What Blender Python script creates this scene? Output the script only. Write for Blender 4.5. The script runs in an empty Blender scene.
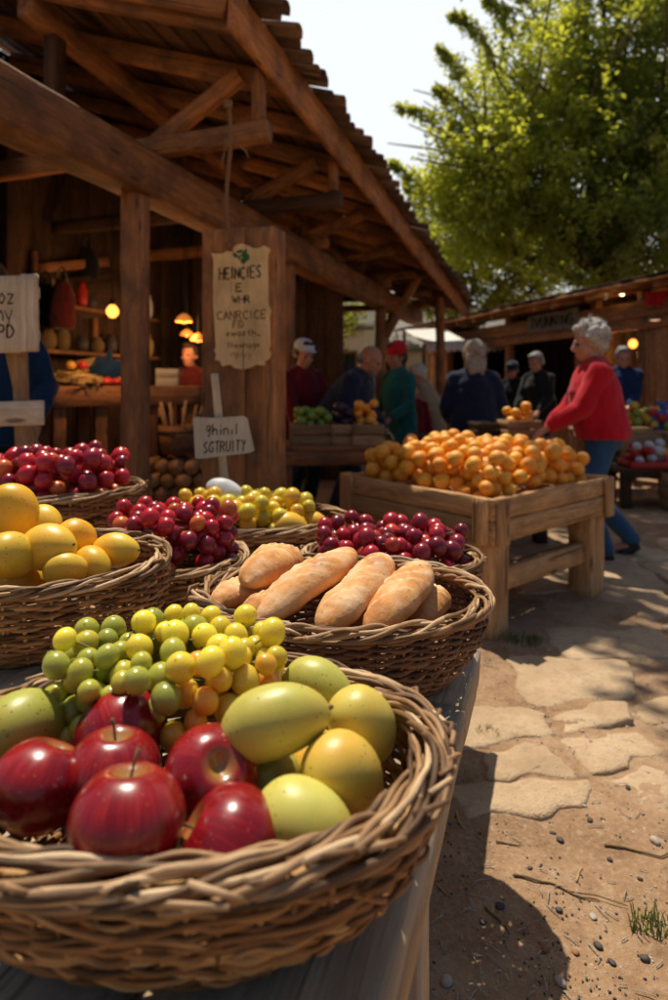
import bpy, bmesh, math, random
from mathutils import Vector, Matrix, Euler, Quaternion, noise

RNG = random.Random(7)
PI = math.pi
V = Vector
def nvec(p):
    return Vector((noise.noise(p + Vector((31.7, 5.3, 11.9))), noise.noise(p + Vector((-7.1, 43.2, 2.6))), noise.noise(p + Vector((17.4, -9.8, 61.3)))))
scene = bpy.context.scene
COL = scene.collection
F = 625.0; CX = 334.0; HY = 385.0; CAMZ = 1.2

def at(px, py, Y):
    """the point at depth Y seen at a place in the photograph (used to read off measurements)"""
    return V(((px - CX) / F * Y, Y, CAMZ - (py - HY) / F * Y))

def ground_at(px, py):
    Y = F * CAMZ / (py - HY)
    return V(((px - CX) / F * Y, Y, 0.0))

U2 = V((.3228, .9465, 0)); V2 = V((.9465, -.3228, 0))
def uv(u, v, z=0.0):
    return U2 * u + V2 * v + V((0, 0, z))

# ------------------------------------------------------------------ mesh collector
class MB:
    def __init__(s):
        s.v = []; s.f = []; s.g = []; s.t = []
    def add(s, verts, faces, grain=None, tint=.5):
        b = len(s.v)
        s.v += [tuple(p) for p in verts]
        s.f += [tuple(i + b for i in f) for f in faces]
        if grain is None:
            s.g += [tuple(p) for p in verts]
        else:
            s.g += grain
        s.t += [tint] * len(verts)
    def build(s, name, mat, parent=None, smooth=True, angle=None, loc=None):
        me = bpy.data.meshes.new(name)
        vs = s.v
        if loc is not None:
            vs = [(p[0] - loc[0], p[1] - loc[1], p[2] - loc[2]) for p in vs]
        me.from_pydata(vs, [], s.f)
        a = me.attributes.new('grain', 'FLOAT_VECTOR', 'POINT')
        a.data.foreach_set('vector', [c for g in s.g for c in g])
        a = me.attributes.new('tint', 'FLOAT', 'POINT')
        a.data.foreach_set('value', s.t)
        if smooth:
            me.polygons.foreach_set('use_smooth', [True] * len(me.polygons))
            if angle: me.set_sharp_from_angle(angle=math.radians(angle))
        if mat: me.materials.append(mat)
        me.update()
        o = bpy.data.objects.new(name, me)
        COL.objects.link(o)
        if parent is not None: o.parent = parent
        if loc is not None: o.location = loc
        return o

def tag(o, label=None, cat=None, group=None, kind=None):
    if label: o['label'] = label
    if cat: o['category'] = cat
    if group: o['group'] = group
    if kind: o['kind'] = kind
    return o

def empty(name, loc, label=None, cat=None, group=None, rotz=0):
    o = bpy.data.objects.new(name, None)
    COL.objects.link(o)
    o.location = loc; o.rotation_euler = (0, 0, rotz)
    o.empty_display_size = .1
    return tag(o, label, cat, group)

def inst(name, mesh, parent=None, loc=(0, 0, 0), rot=None, scale=None, color=None):
    o = bpy.data.objects.new(name, mesh)
    COL.objects.link(o)
    if parent is not None: o.parent = parent
    o.location = loc
    if rot is not None: o.rotation_euler = rot
    if scale is not None: o.scale = scale
    if color is not None: o.color = (*color, 1)
    return o

# ------------------------------------------------------------------ shapes
def beam(mb, p0, p1, w, h, up=(0, 0, 1), ch=.006, rough=.002, seg=None, tint=None, taper=1.0, sag=0.0):
    """a sawn timber from p0 to p1, w across and h along up, edges chamfered and worn"""
    p0 = V(p0); p1 = V(p1)
    d = p1 - p0; L = d.length; d.normalize()
    up = V(up); side = d.cross(up)
    if side.length < 1e-4: side = d.cross(V((1, 0, 0)))
    side.normalize(); up = side.cross(d).normalized()
    if seg is None: seg = max(2, min(40, int(L / .09)))
    ch = min(ch, w * .3, h * .3)
    a, b = w / 2, h / 2
    prof = [(-a + ch, -b), (0, -b), (a - ch, -b), (a, -b + ch), (a, 0), (a, b - ch), (a - ch, b), (0, b), (-a + ch, b), (-a, b - ch), (-a, 0), (-a, -b + ch)]
    n = len(prof)
    verts = []; grain = []
    off = V((RNG.random() * 50, RNG.random() * 50, RNG.random() * 50))
    sd = RNG.random() * 100
    for i in range(seg + 1):
        s = i / seg
        c = p0 + d * (L * s) + up * (-sag * math.sin(PI * s))
        k = 1 + (taper - 1) * s
        for j, (x, y) in enumerate(prof):
            nz = nvec(V((s * L * 4 + sd, j * 1.3, sd))) * rough
            nz2 = nvec(V((s * L * 25 + sd, j * 2.1, sd * 2))) * rough * .5
            p = c + side * (x * k) + up * (y * k) + nz + nz2
            verts.append(p)
            grain.append((s * L + off.x, x + off.y, y + off.z))
    faces = []
    for i in range(seg):
        for j in range(n):
            j2 = (j + 1) % n
            faces.append((i * n + j, i * n + j2, (i + 1) * n + j2, (i + 1) * n + j))
    # end caps, own vertices pulled in by the chamfer
    for e, (i, sg) in enumerate(((0, -1), (seg, 1))):
        b0 = len(verts)
        for j, (x, y) in enumerate(prof):
            p = verts[i * n + j] + d * (sg * ch * .7)
            c = p0 + d * (L * (i / seg))
            q = p - c
            q = q - side * (q.dot(side)) * min(.5, ch / max(a, .001)) - up * (q.dot(up)) * min(.5, ch / max(b, .001))
            verts.append(c + q)
            grain.append((off.x + (i / seg) * L, x + off.y, y + off.z))
        for j in range(n):
            j2 = (j + 1) % n
            if sg < 0: faces.append((j2 + i * n, j + i * n, b0 + j, b0 + j2))
            else: faces.append((i * n + j, i * n + j2, b0 + j2, b0 + j))
        cap = tuple(range(b0, b0 + n))
        faces.append(cap if sg > 0 else cap[::-1])
    mb.add(verts, faces, grain, RNG.random() if tint is None else tint)

def tube(mb, pts, r, sides=6, closed=False, tint=None, cap=True, flat=1.0):
    pts = [V(p) for p in pts]
    n = len(pts)
    rs = r if isinstance(r, (list, tuple)) else [r] * n
    verts = []; grain = []; faces = []
    off = (RNG.random() * 40, RNG.random() * 40, RNG.random() * 40)
    t0 = (pts[1] - pts[0]).normalized()
    ref = V((0, 0, 1)) if abs(t0.z) < .9 else V((1, 0, 0))
    nrm = (ref - t0 * ref.dot(t0)).normalized()
    arc = 0.0
    for i, p in enumerate(pts):
        if closed: t = pts[(i + 1) % n] - pts[i - 1]
        elif i == 0: t = pts[1] - pts[0]
        elif i == n - 1: t = pts[-1] - pts[-2]
        else: t = pts[i + 1] - pts[i - 1]
        if t.length < 1e-9: t = t0.copy()
        t.normalize()
        nrm = nrm - t * nrm.dot(t)
        if nrm.length < 1e-6: nrm = t.orthogonal()
        nrm.normalize()
        bn = t.cross(nrm)
        if i: arc += (p - pts[i - 1]).length
        for k in range(sides):
            a = 2 * PI * k / sides
            verts.append(p + nrm * (math.cos(a) * rs[i]) + bn * (math.sin(a) * rs[i] * flat))
            grain.append((arc + off[0], math.cos(a) * rs[i] + off[1], math.sin(a) * rs[i] + off[2]))
    m = n if closed else n - 1
    for i in range(m):
        i2 = (i + 1) % n
        for k in range(sides):
            k2 = (k + 1) % sides
            faces.append((i * sides + k, i * sides + k2, i2 * sides + k2, i2 * sides + k))
    if cap and not closed:
        faces.append(tuple(range(sides))[::-1])
        faces.append(tuple((n - 1) * sides + k for k in range(sides)))
    mb.add(verts, faces, grain, RNG.random() if tint is None else tint)

def lathe(mb, prof, segs=24, mat4=None, lobes=0, lob_amp=0.0, tint=.5, closed=True, squash=(1, 1)):
    """prof: (r, z) from bottom to top"""
    verts = []; faces = []
    n = len(prof)
    for i, (r, z) in enumerate(prof):
        for k in range(segs):
            a = 2 * PI * k / segs
            rr = r * (1 + (lob_amp * math.cos(lobes * a) if lobes else 0))
            p = V((math.cos(a) * rr * squash[0], math.sin(a) * rr * squash[1], z))
            verts.append(p)
    for i in range(n - 1):
        for k in range(segs):
            k2 = (k + 1) % segs
            faces.append((i * segs + k, i * segs + k2, (i + 1) * segs + k2, (i + 1) * segs + k))
    if closed:
        faces.append(tuple(range(segs))[::-1])
        faces.append(tuple((n - 1) * segs + k for k in range(segs)))
    grain = [tuple(p) for p in verts]
    if mat4 is not None: verts = [mat4 @ p for p in verts]
    mb.add(verts, faces, grain, tint)

def ball(mb, c, r, segs=16, rings=10, rot=None, tint=.5, lump=0.0, seed=0):
    """ellipsoid; r is a number or a triple"""
    if not isinstance(r, (tuple, list)): r = (r, r, r)
    c = V(c)
    verts = [V((0, 0, -1))]
    for i in range(1, rings):
        ph = -PI / 2 + PI * i / rings
        for k in range(segs):
            a = 2 * PI * k / segs
            verts.append(V((math.cos(ph) * math.cos(a), math.cos(ph) * math.sin(a), math.sin(ph))))
    verts.append(V((0, 0, 1)))
    faces = []
    for k in range(segs):
        faces.append((0, 1 + (k + 1) % segs, 1 + k))
    for i in range(rings - 2):
        for k in range(segs):
            a = 1 + i * segs; k2 = (k + 1) % segs
            faces.append((a + k, a + k2, a + segs + k2, a + segs + k))
    top = len(verts) - 1; a = 1 + (rings - 2) * segs
    for k in range(segs):
        faces.append((a + k, a + (k + 1) % segs, top))
    out = []
    for p in verts:
        q = V((p.x * r[0], p.y * r[1], p.z * r[2]))
        if lump: q *= 1 + lump * noise.noise(p * 1.7 + V((seed, seed * 2.3, 0)))
        if rot is not None: q = rot @ q
        out.append(q + c)
    mb.add(out, faces, [tuple(p) for p in verts], tint)

def ell_tube(mb, rings, segs=20, side=V((1, 0, 0))):
    """loft of ellipses: rings = [(centre, half width along side, half depth)]"""
    n = len(rings); verts = []; faces = []
    for i, (c, rx, ry) in enumerate(rings):
        c = V(c)
        a = V(rings[max(i - 1, 0)][0]); b = V(rings[min(i + 1, n - 1)][0])
        d = (b - a).normalized()
        s = (side - d * side.dot(d)).normalized(); f = d.cross(s)
        for k in range(segs):
            t = 2 * PI * k / segs
            verts.append(c + s * (math.cos(t) * rx) + f * (math.sin(t) * ry))
    for i in range(n - 1):
        for k in range(segs):
            k2 = (k + 1) % segs
            faces.append((i * segs + k, i * segs + k2, (i + 1) * segs + k2, (i + 1) * segs + k))
    faces.append(tuple(range(segs))[::-1]); faces.append(tuple((n - 1) * segs + k for k in range(segs)))
    mb.add(verts, faces)

def remesh(mb, name, mat, parent, voxel=.01, smooth=4, fold=0.0, fscale=9.0, seed=0, fold_z=1.0):
    """melt the collected shapes into one continuous skin"""
    me = bpy.data.meshes.new('melt'); me.from_pydata(mb.v, [], mb.f)
    t = bpy.data.objects.new('melt', me); COL.objects.link(t)
    m = t.modifiers.new('r', 'REMESH'); m.mode = 'VOXEL'; m.voxel_size = voxel
    m = t.modifiers.new('s', 'SMOOTH'); m.iterations = smooth; m.factor = .5
    dg = bpy.context.evaluated_depsgraph_get()
    out = bpy.data.meshes.new_from_object(t.evaluated_get(dg))
    bpy.data.objects.remove(t); bpy.data.meshes.remove(me)
    out.name = name
    if fold:
        ns = [v.normal.copy() for v in out.vertices]
        for v, nn in zip(out.vertices, ns):
            q = V((v.co.x * fscale, v.co.y * fscale, v.co.z * fscale * fold_z)) + V((seed, 0, 0))
            k = noise.noise(q) + .5 * noise.noise(q * 2.1)
            v.co += nn * (fold * k)
    out.polygons.foreach_set('use_smooth', [True] * len(out.polygons))
    a = out.attributes.new('grain', 'FLOAT_VECTOR', 'POINT')
    a.data.foreach_set('vector', [c for v in out.vertices for c in v.co])
    out.materials.clear(); out.materials.append(mat)
    o = bpy.data.objects.new(name, out); COL.objects.link(o)
    if parent is not None: o.parent = parent
    return o

def prism(outline, thick, mat, name, parent, M4, inset=0.0):
    """flat plate: outline in the local XY plane, thickness along local Z"""
    bm = bmesh.new()
    vs = [bm.verts.new((x, y, 0)) for x, y in outline]
    f = bm.faces.new(vs)
    r = bmesh.ops.extrude_face_region(bm, geom=[f])
    for e in r['geom']:
        if isinstance(e, bmesh.types.BMVert): e.co.z += thick
    bmesh.ops.recalc_face_normals(bm, faces=bm.faces)
    bmesh.ops.triangulate(bm, faces=[f for f in bm.faces if len(f.verts) > 4])
    mb = MB()
    off = V((RNG.random() * 30, RNG.random() * 30, RNG.random() * 30))
    bm.verts.index_update()
    vv = [v.co.copy() for v in bm.verts]
    mb.add([M4 @ p for p in vv], [tuple(v.index for v in f.verts) for f in bm.faces], [tuple(V((p.y, p.x, p.z)) + off) for p in vv], RNG.random())
    bm.free()
    return mb.build(name, mat, parent, smooth=False)

def pack(n, rad, sampler, floor, rng, bias=None, tries=40):
    """drop balls one by one onto a floor and onto each other, each into the lowest place found"""
    out = []
    for _ in range(n):
        best = None
        r = rad(rng)
        for _t in range(tries):
            x, y = sampler(rng)
            z = floor(x, y) + r
            for (a, b, c, q) in out:
                d2 = (x - a) ** 2 + (y - b) ** 2
                s = (r + q) * .97
                if d2 < s * s:
                    z = max(z, c + math.sqrt(s * s - d2))
            sc = z + (bias(x, y) if bias else 0)
            if best is None or sc < best[0]: best = (sc, x, y, z, r)
        out.append(best[1:])
    return out

def ell_sampler(cx, cy, rx, ry):
    def f(rng):
        a = rng.random() * 2 * PI; q = math.sqrt(rng.random())
        return cx + rx * q * math.cos(a), cy + ry * q * math.sin(a)
    return f
# ------------------------------------------------------------------ materials
class NT:
    def __init__(s, name):
        s.m = bpy.data.materials.new(name); s.m.use_nodes = True
        s.t = s.m.node_tree; s.t.nodes.clear()
        s.out = s.t.nodes.new('ShaderNodeOutputMaterial')
    def n(s, typ, **kw):
        nd = s.t.nodes.new('ShaderNode' + typ)
        for k, v in kw.items(): setattr(nd, k, v)
        return nd
    def l(s, a, b): s.t.links.new(a, b)
    def val(s, sock, v):
        if hasattr(v, 'bl_idname') or isinstance(v, bpy.types.NodeSocket): s.l(v, sock)
        else:
            if isinstance(v, (tuple, list)) and len(v) == 3 and sock.type == 'RGBA': v = (*v, 1)
            sock.default_value = v
    def attr(s, name): return s.n('Attribute', attribute_name=name)
    def noise(s, vec, scale, detail=4, rough=.55, dist=0.0):
        nd = s.n('TexNoise'); s.l(vec, nd.inputs['Vector'])
        nd.inputs['Scale'].default_value = scale; nd.inputs['Detail'].default_value = detail
        nd.inputs['Roughness'].default_value = rough; nd.inputs['Distortion'].default_value = dist
        return nd.outputs['Fac']
    def vor(s, vec, scale, feature='F1'):
        nd = s.n('TexVoronoi', feature=feature); s.l(vec, nd.inputs['Vector']); nd.inputs['Scale'].default_value = scale
        return nd.outputs['Distance']
    def map(s, vec, scale=(1, 1, 1), loc=(0, 0, 0)):
        nd = s.n('Mapping'); s.l(vec, nd.inputs['Vector'])
        nd.inputs['Scale'].default_value = scale; nd.inputs['Location'].default_value = loc
        return nd.outputs['Vector']
    def ramp(s, fac, stops):
        nd = s.n('ValToRGB'); s.l(fac, nd.inputs['Fac'])
        cr = nd.color_ramp
        while len(cr.elements) < len(stops): cr.elements.new(.5)
        for e, (p, c) in zip(cr.elements, stops):
            e.position = p
            e.color = (*c, 1) if isinstance(c, (tuple, list)) else (c, c, c, 1)
        return nd.outputs['Color']
    def mix(s, fac, a, b, mode='MIX'):
        nd = s.n('Mix', data_type='RGBA', blend_type=mode)
        s.val(nd.inputs['Factor'], fac); s.val(nd.inputs['A'], a); s.val(nd.inputs['B'], b)
        for i in nd.inputs:
            pass
        return nd.outputs['Result']
    def mixc(s, fac, a, b, mode='MIX'):
        nd = s.n('Mix', data_type='RGBA', blend_type=mode)
        s.val(nd.inputs[0], fac); s.val(nd.inputs[6], a); s.val(nd.inputs[7], b)
        return nd.outputs[2]
    def math(s, op, a, b=0.0, clamp=False):
        nd = s.n('Math', operation=op, use_clamp=clamp)
        s.val(nd.inputs[0], a); s.val(nd.inputs[1], b)
        return nd.outputs[0]
    def rng(s, v, a, b, c, d):
        nd = s.n('MapRange'); s.val(nd.inputs[0], v)
        for i, x in zip((1, 2, 3, 4), (a, b, c, d)): s.val(nd.inputs[i], x)
        return nd.outputs[0]
    def bump(s, h, strength=.3, dist=.01, prev=None):
        nd = s.n('Bump'); s.l(h, nd.inputs['Height'])
        nd.inputs['Strength'].default_value = strength; nd.inputs['Distance'].default_value = dist
        if prev is not None: s.l(prev, nd.inputs['Normal'])
        return nd.outputs['Normal']
    def bsdf(s, color, rough=.6, normal=None, spec=.5, **kw):
        b = s.n('BsdfPrincipled')
        s.val(b.inputs['Base Color'], color); s.val(b.inputs['Roughness'], rough)
        s.val(b.inputs['Specular IOR Level'], spec)
        if normal is not None: s.l(normal, b.inputs['Normal'])
        for k, v in kw.items(): s.val(b.inputs[k.replace('_', ' ')], v)
        s.l(b.outputs[0], s.out.inputs[0])
        return b

def wood(name, dark, light, rough=.7, knots=True, grain=1.0, grey=None):
    t = NT(name)
    g = t.attr('grain').outputs['Vector']; ti = t.attr('tint').outputs['Fac']
    warp = t.noise(t.map(g, (1.2, 3, 3)), 2.0, 2)
    gv = t.n('VectorMath', operation='ADD'); t.l(t.map(g, (.9, 22, 22)), gv.inputs[0])
    cmb = t.n('CombineXYZ'); t.l(t.math('MULTIPLY', warp, 5.0), cmb.inputs[1]); t.l(t.math('MULTIPLY', warp, 3.0), cmb.inputs[2])
    t.l(cmb.outputs[0], gv.inputs[1])
    n1 = t.noise(gv.outputs[0], 1.5, 6, .6)
    n2 = t.noise(t.map(g, (2.5, 90, 90)), 1.6, 4, .65)
    n3 = t.noise(t.map(g, (1.5, 2.2, 2.2)), 2.5, 4)
    f = t.math('ADD', t.math('MULTIPLY', n1, .65), t.math('MULTIPLY', n2, .35))
    c = t.ramp(f, [(.32, dark), (.5, tuple((a + b) / 2 for a, b in zip(dark, light))), (.66, light)])
    if grey: c = t.mixc(t.rng(n3, .42, .68, 0, .75), c, grey)
    # weather stains
    c = t.mixc(t.rng(n3, .5, .72, 0, .5), c, tuple(x * .45 for x in dark))
    c = t.mixc(1.0, c, t.ramp(t.rng(ti, 0, 1, 0, 1), [(0, .68), (1, 1.18)]), 'MULTIPLY')
    if knots:
        k = t.vor(t.map(g, (1.6, 7, 7)), 1.6)
        c = t.mixc(t.rng(k, .07, .14, .85, 0), c, tuple(x * .3 for x in dark))
    crack = t.noise(t.map(g, (1.1, 60, 60)), 1.0, 3, .5, .4)
    c = t.mixc(t.rng(crack, .30, .37, .8, 0), c, tuple(x * .25 for x in dark))
    h = t.math('SUBTRACT', t.math('ADD', n1, t.math('MULTIPLY', n2, .7)), t.rng(crack, .30, .37, .9, 0))
    t.bsdf(c, t.rng(n2, .3, .7, rough - .12, min(1, rough + .15)), t.bump(h, .55 * grain, .006), spec=.3)
    return t.m

W_BEAM = wood('wood_beam', (.17, .058, .017), (.58, .25, .085), .72, grey=(.20, .105, .055))
W_POST = wood('wood_post', (.15, .056, .020), (.48, .21, .08), .72, grey=(.19, .11, .065))
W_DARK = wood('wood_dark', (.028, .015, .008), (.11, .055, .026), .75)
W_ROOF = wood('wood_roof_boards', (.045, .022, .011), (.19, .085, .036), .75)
W_TABLE = wood('wood_table', (.32, .15, .058), (.80, .47, .21), .68)
W_BENCH = wood('wood_bench', (.28, .18, .10), (.66, .49, .31), .72, grey=(.50, .45, .38))
W_CRATE = wood('wood_crate', (.24, .13, .06), (.52, .33, .17), .7)
W_SIGN = wood('wood_sign', (.52, .42, .28), (.82, .72, .54), .75)
W_SCROLL = wood('wood_scroll', (.66, .42, .18), (.84, .60, .30), .7, knots=False, grain=.5)
W_STALL = wood('wood_stall', (.24, .10, .036), (.66, .32, .13), .72)
W_PALE = wood('wood_grey_board', (.50, .45, .36), (.72, .67, .56), .75, knots=False, grain=.6)

def wicker(name, dark, mid, light):
    t = NT(name)
    g = t.attr('grain').outputs['Vector']; ti = t.attr('tint').outputs['Fac']
    n1 = t.noise(t.map(g, (9, 160, 160)), 1.0, 4, .6)
    n2 = t.noise(t.map(g, (14, 14, 14)), 1.0, 3)
    n3 = t.noise(t.map(g, (70, 300, 300)), 1.0, 3)
    f = t.math('ADD', t.math('MULTIPLY', n1, .45), t.math('MULTIPLY', n2, .4))
    f = t.math('ADD', f, t.math('MULTIPLY', ti, .3))
    c = t.ramp(f, [(.38, dark), (.60, mid), (.88, light)])
    h = t.math('ADD', n1, t.math('MULTIPLY', n3, .6))
    t.bsdf(c, .62, t.bump(h, .5, .003), spec=.35)
    return t.m
WICK = wicker('wicker_brown', (.045, .018, .006), (.34, .155, .05), (.78, .48, .20))
WICK_RIM = wicker('wicker_rim', (.06, .027, .011), (.36, .20, .09), (.84, .62, .38))
WICK_RED = wicker('wicker_red_brown', (.06, .025, .012), (.20, .09, .042), (.36, .20, .10))

def plain(name, col, rough=.7, spec=.4, var=.25, scale=12, bump=.15, **kw):
    t = NT(name)
    co = t.n('TexCoord').outputs['Object']
    n = t.noise(co, scale, 5, .6)
    c = t.mixc(n, tuple(x * (1 - var) for x in col), tuple(min(1, x * (1 + var)) for x in col))
    t.bsdf(c, rough, t.bump(t.noise(co, scale * 5, 3), bump, .004), spec=spec, **kw)
    return t.m

def cloth(name, col, rough=.9, scale=260):
    t = NT(name)
    co = t.n('TexCoord').outputs['Object']
    n = t.noise(co, 7, 4, .6)
    c = t.mixc(n, tuple(x * .62 for x in col), tuple(min(1, x * 1.25) for x in col))
    w = t.noise(co, scale, 2)
    t.bsdf(c, rough, t.bump(w, .25, .002), spec=.15, Sheen_Weight=.15)
    return t.m

# fruit ------------------------------------------------------------
def m_grape(name, bloom=(.55, .5, .6), bl=.25, sss=.5):
    t = NT(name)
    oi = t.n('ObjectInfo'); co = t.n('TexCoord').outputs['Object']
    ad = t.n('VectorMath', operation='ADD'); t.l(co, ad.inputs[0])
    cm = t.n('CombineXYZ'); t.l(t.math('MULTIPLY', oi.outputs['Random'], 37.0), cm.inputs[0]); t.l(cm.outputs[0], ad.inputs[1])
    p = ad.outputs[0]
    n1 = t.noise(p, 60, 3); n2 = t.noise(p, 240, 4, .7); n3 = t.noise(p, 25, 2)
    c = t.mixc(t.rng(n3, .3, .7, 0, 1), oi.outputs['Color'], t.mixc(1.0, oi.outputs['Color'], (.78, .72, .70), 'MULTIPLY'))
    c = t.mixc(t.rng(t.math('MULTIPLY', n1, n2), .18, .48, 0, bl), c, bloom)
    sp = t.vor(p, 130)
    c = t.mixc(t.rng(sp, .04, .12, .6, 0), c, (.14, .07, .02))
    t.bsdf(c, t.rng(n1, .3, .7, .16, .34), None, spec=.5, Subsurface_Weight=sss, Subsurface_Radius=(1.0, .6, .25), Subsurface_Scale=.02)
    return t.m
M_GRAPE_R = m_grape('grape_red', (.60, .22, .28), .14, .5)
M_GRAPE_Y = m_grape('grape_yellow', (.95, .90, .5), .07, .8)

def m_apple():
    t = NT('apple_skin')
    oi = t.n('ObjectInfo'); co = t.n('TexCoord').outputs['Object']
    sx = t.n('SeparateXYZ'); t.l(co, sx.inputs[0])
    ang = t.math('ARCTAN2', sx.outputs[1], sx.outputs[0])
    cm = t.n('CombineXYZ'); t.l(t.math('MULTIPLY', ang, 9.0), cm.inputs[0]); t.l(t.math('MULTIPLY', sx.outputs[2], 14.0), cm.inputs[1]); t.l(t.math('MULTIPLY', oi.outputs['Random'], 31.0), cm.inputs[2])
    st = t.noise(cm.outputs[0], 1.6, 5, .65)
    n = t.noise(co, 18, 3)
    c = t.ramp(t.math('ADD', t.math('MULTIPLY', st, .6), t.math('MULTIPLY', n, .4)), [(.32, (.12, .003, .007)), (.5, (.24, .006, .010)), (.66, (.40, .022, .016)), (.80, (.58, .18, .05))])
    r2 = t.math('SQRT', t.math('ADD', t.math('POWER', sx.outputs[0], 2.0), t.math('POWER', sx.outputs[1], 2.0)))
    top = t.math('MULTIPLY', t.rng(t.math('ADD', r2, t.math('MULTIPLY', st, .016)), .012, .028, 1, 0), t.rng(sx.outputs[2], 0, .01, 0, 1))
    c = t.mixc(t.math('MULTIPLY', top, .75), c, (.42, .30, .07))
    sp = t.vor(co, 170)
    c = t.mixc(t.rng(sp, .05, .14, .6, 0), c, (.66, .36, .16))
    t.bsdf(c, t.rng(t.noise(co, 60, 4), .3, .7, .20, .34), t.bump(t.noise(co, 35, 3), .05, .004), spec=.5, Coat_Weight=.15, Coat_Roughness=.12, Subsurface_Weight=.06, Subsurface_Radius=(1, .3, .1), Subsurface_Scale=.006)
    return t.m
M_APPLE = m_apple()

def m_mango():
    t = NT('mango_skin')
    oi = t.n('ObjectInfo'); co = t.n('TexCoord').outputs['Object']
    ad = t.n('VectorMath', operation='ADD'); t.l(co, ad.inputs[0])
    cm = t.n('CombineXYZ'); t.l(t.math('MULTIPLY', oi.outputs['Random'], 9.0), cm.inputs[0]); t.l(cm.outputs[0], ad.inputs[1])
    p = ad.outputs[0]
    n = t.noise(p, 11, 4, .55); n2 = t.noise(p, 40, 4)
    base = oi.outputs['Color']
    c = t.mixc(t.rng(n, .4, .66, 0, .8), base, t.mixc(1.0, base, (1.15, .86, .7), 'MULTIPLY'))
    c = t.mixc(t.rng(n2, .5, .75, 0, .35), c, t.mixc(1.0, base, (.6, .7, .6), 'MULTIPLY'))
    sp = t.vor(p, 120); k = t.noise(p, 14, 2)
    c = t.mixc(t.math('MULTIPLY', t.rng(sp, .07, .18, .95, 0), t.rng(k, .36, .52, 0, 1)), c, (.09, .045, .015))
    sp2 = t.vor(p, 260)
    c = t.mixc(t.rng(sp2, .1, .25, .3, 0), c, (.75, .68, .3))
    t.bsdf(c, .40, t.bump(n2, .06, .004), spec=.45, Subsurface_Weight=.15, Subsurface_Radius=(1, .6, .15), Subsurface_Scale=.008)
    return t.m
M_MANGO = m_mango()

def m_orange():
    t = NT('orange_peel')
    oi = t.n('ObjectInfo'); co = t.n('TexCoord').outputs['Object']
    ad = t.n('VectorMath', operation='ADD'); t.l(co, ad.inputs[0])
    cm = t.n('CombineXYZ'); t.l(t.math('MULTIPLY', oi.outputs['Random'], 9.0), cm.inputs[0]); t.l(cm.outputs[0], ad.inputs[1])
    p = ad.outputs[0]
    n = t.noise(p, 14, 4)
    c = t.mixc(n, (.86, .32, .022), (.97, .50, .055))
    c = t.mixc(1.0, c, oi.outputs['Color'], 'MULTIPLY')
    sx = t.n('SeparateXYZ'); t.l(co, sx.inputs[0])
    r2 = t.math('ADD', t.math('POWER', sx.outputs[0], 2.0), t.math('POWER', sx.outputs[1], 2.0))
    c = t.mixc(t.math('MULTIPLY', t.rng(r2, .0016, .0032, .8, 0), t.rng(sx.outputs[2], 0, .1, 0, 1)), c, (.22, .20, .05))
    c = t.mixc(t.rng(t.noise(p, 5, 3), .56, .7, 0, .5), c, (.62, .30, .03))
    t.bsdf(c, .38, t.bump(t.vor(p, 330), .35, .0015), spec=.5, Subsurface_Weight=.1, Subsurface_Radius=(1, .4, .1), Subsurface_Scale=.006)
    return t.m
M_ORANGE = m_orange()

def m_bread():
    t = NT('bread_crust')
    g = t.attr('grain').outputs['Vector']; oi = t.n('ObjectInfo')
    ad = t.n('VectorMath', operation='ADD'); t.l(g, ad.inputs[0])
    cm = t.n('CombineXYZ'); t.l(t.math('MULTIPLY', oi.outputs['Random'], 9.0), cm.inputs[0]); t.l(cm.outputs[0], ad.inputs[1])
    p = ad.outputs[0]
    n = t.noise(p, 16, 5, .6); n2 = t.noise(p, 70, 4, .6); n3 = t.noise(p, 22, 4, .6)
    c = t.ramp(n, [(.3, (.40, .145, .038)), (.5, (.68, .31, .10)), (.7, (.84, .49, .205))])
    ti = t.attr('tint').outputs['Fac']
    sc = t.rng(ti, .3, .8, 0, 1)
    c = t.mixc(t.math('MULTIPLY', sc, .7), c, (.82, .60, .34))
    nm = t.n('NewGeometry'); sx = t.n('SeparateXYZ'); t.l(nm.outputs['Normal'], sx.inputs[0])
    fl = t.math('MULTIPLY', t.rng(n3, .47, .72, 0, .5), t.rng(sx.outputs[2], -.1, .7, 0, 1))
    c = t.mixc(fl, c, (.86, .74, .56))
    sp = t.vor(p, 60)
    c = t.mixc(t.rng(sp, .06, .16, .5, 0), c, (.25, .10, .03))
    t.bsdf(c, .75, t.bump(t.math('ADD', n2, t.math('MULTIPLY', n3, 2.0)), .45, .004), spec=.25)
    return t.m
M_BREAD = m_bread()

M_STEM = plain('stem_brown', (.16, .10, .04), .8)
M_VINE = plain('vine_stem', (.22, .20, .06), .75)
M_INK = plain('ink', (.016, .013, .011), .9, .1, var=.5, scale=80)
M_INK_F = plain('ink_faded', (.14, .085, .035), .9, .1, var=.5, scale=80)
M_GREENPAINT = plain('green_paint', (.035, .12, .03), .8, var=.6, scale=60)
M_ROPE = plain('rope', (.24, .13, .055), .9, scale=120, bump=.6)
M_CABLE = plain('cable', (.02, .02, .02), .7)
M_IRON = plain('iron', (.05, .045, .04), .5)
M_WHITE = plain('white_gourd', (.55, .56, .58), .5, scale=20)
M_STRAW = plain('straw', (.45, .30, .12), .85, var=.4, scale=60)
M_REDPLASTIC = plain('red_plastic', (.45, .02, .02), .4)
M_BLUEBAG = plain('blue_plastic', (.012, .10, .42), .35, scale=14, bump=.5)
M_CANVAS = plain('canvas', (.72, .70, .66), .9)
M_PLASTER = plain('plaster', (.80, .68, .50), .9, scale=3)
M_PLASTER2 = plain('plaster_grey', (.80, .78, .72), .9, scale=3)
M_GLASSDARK = plain('dark_window', (.015, .016, .018), .2)
M_SLATE = plain('roof_grey', (.24, .21, .19), .85, scale=8)
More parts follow.
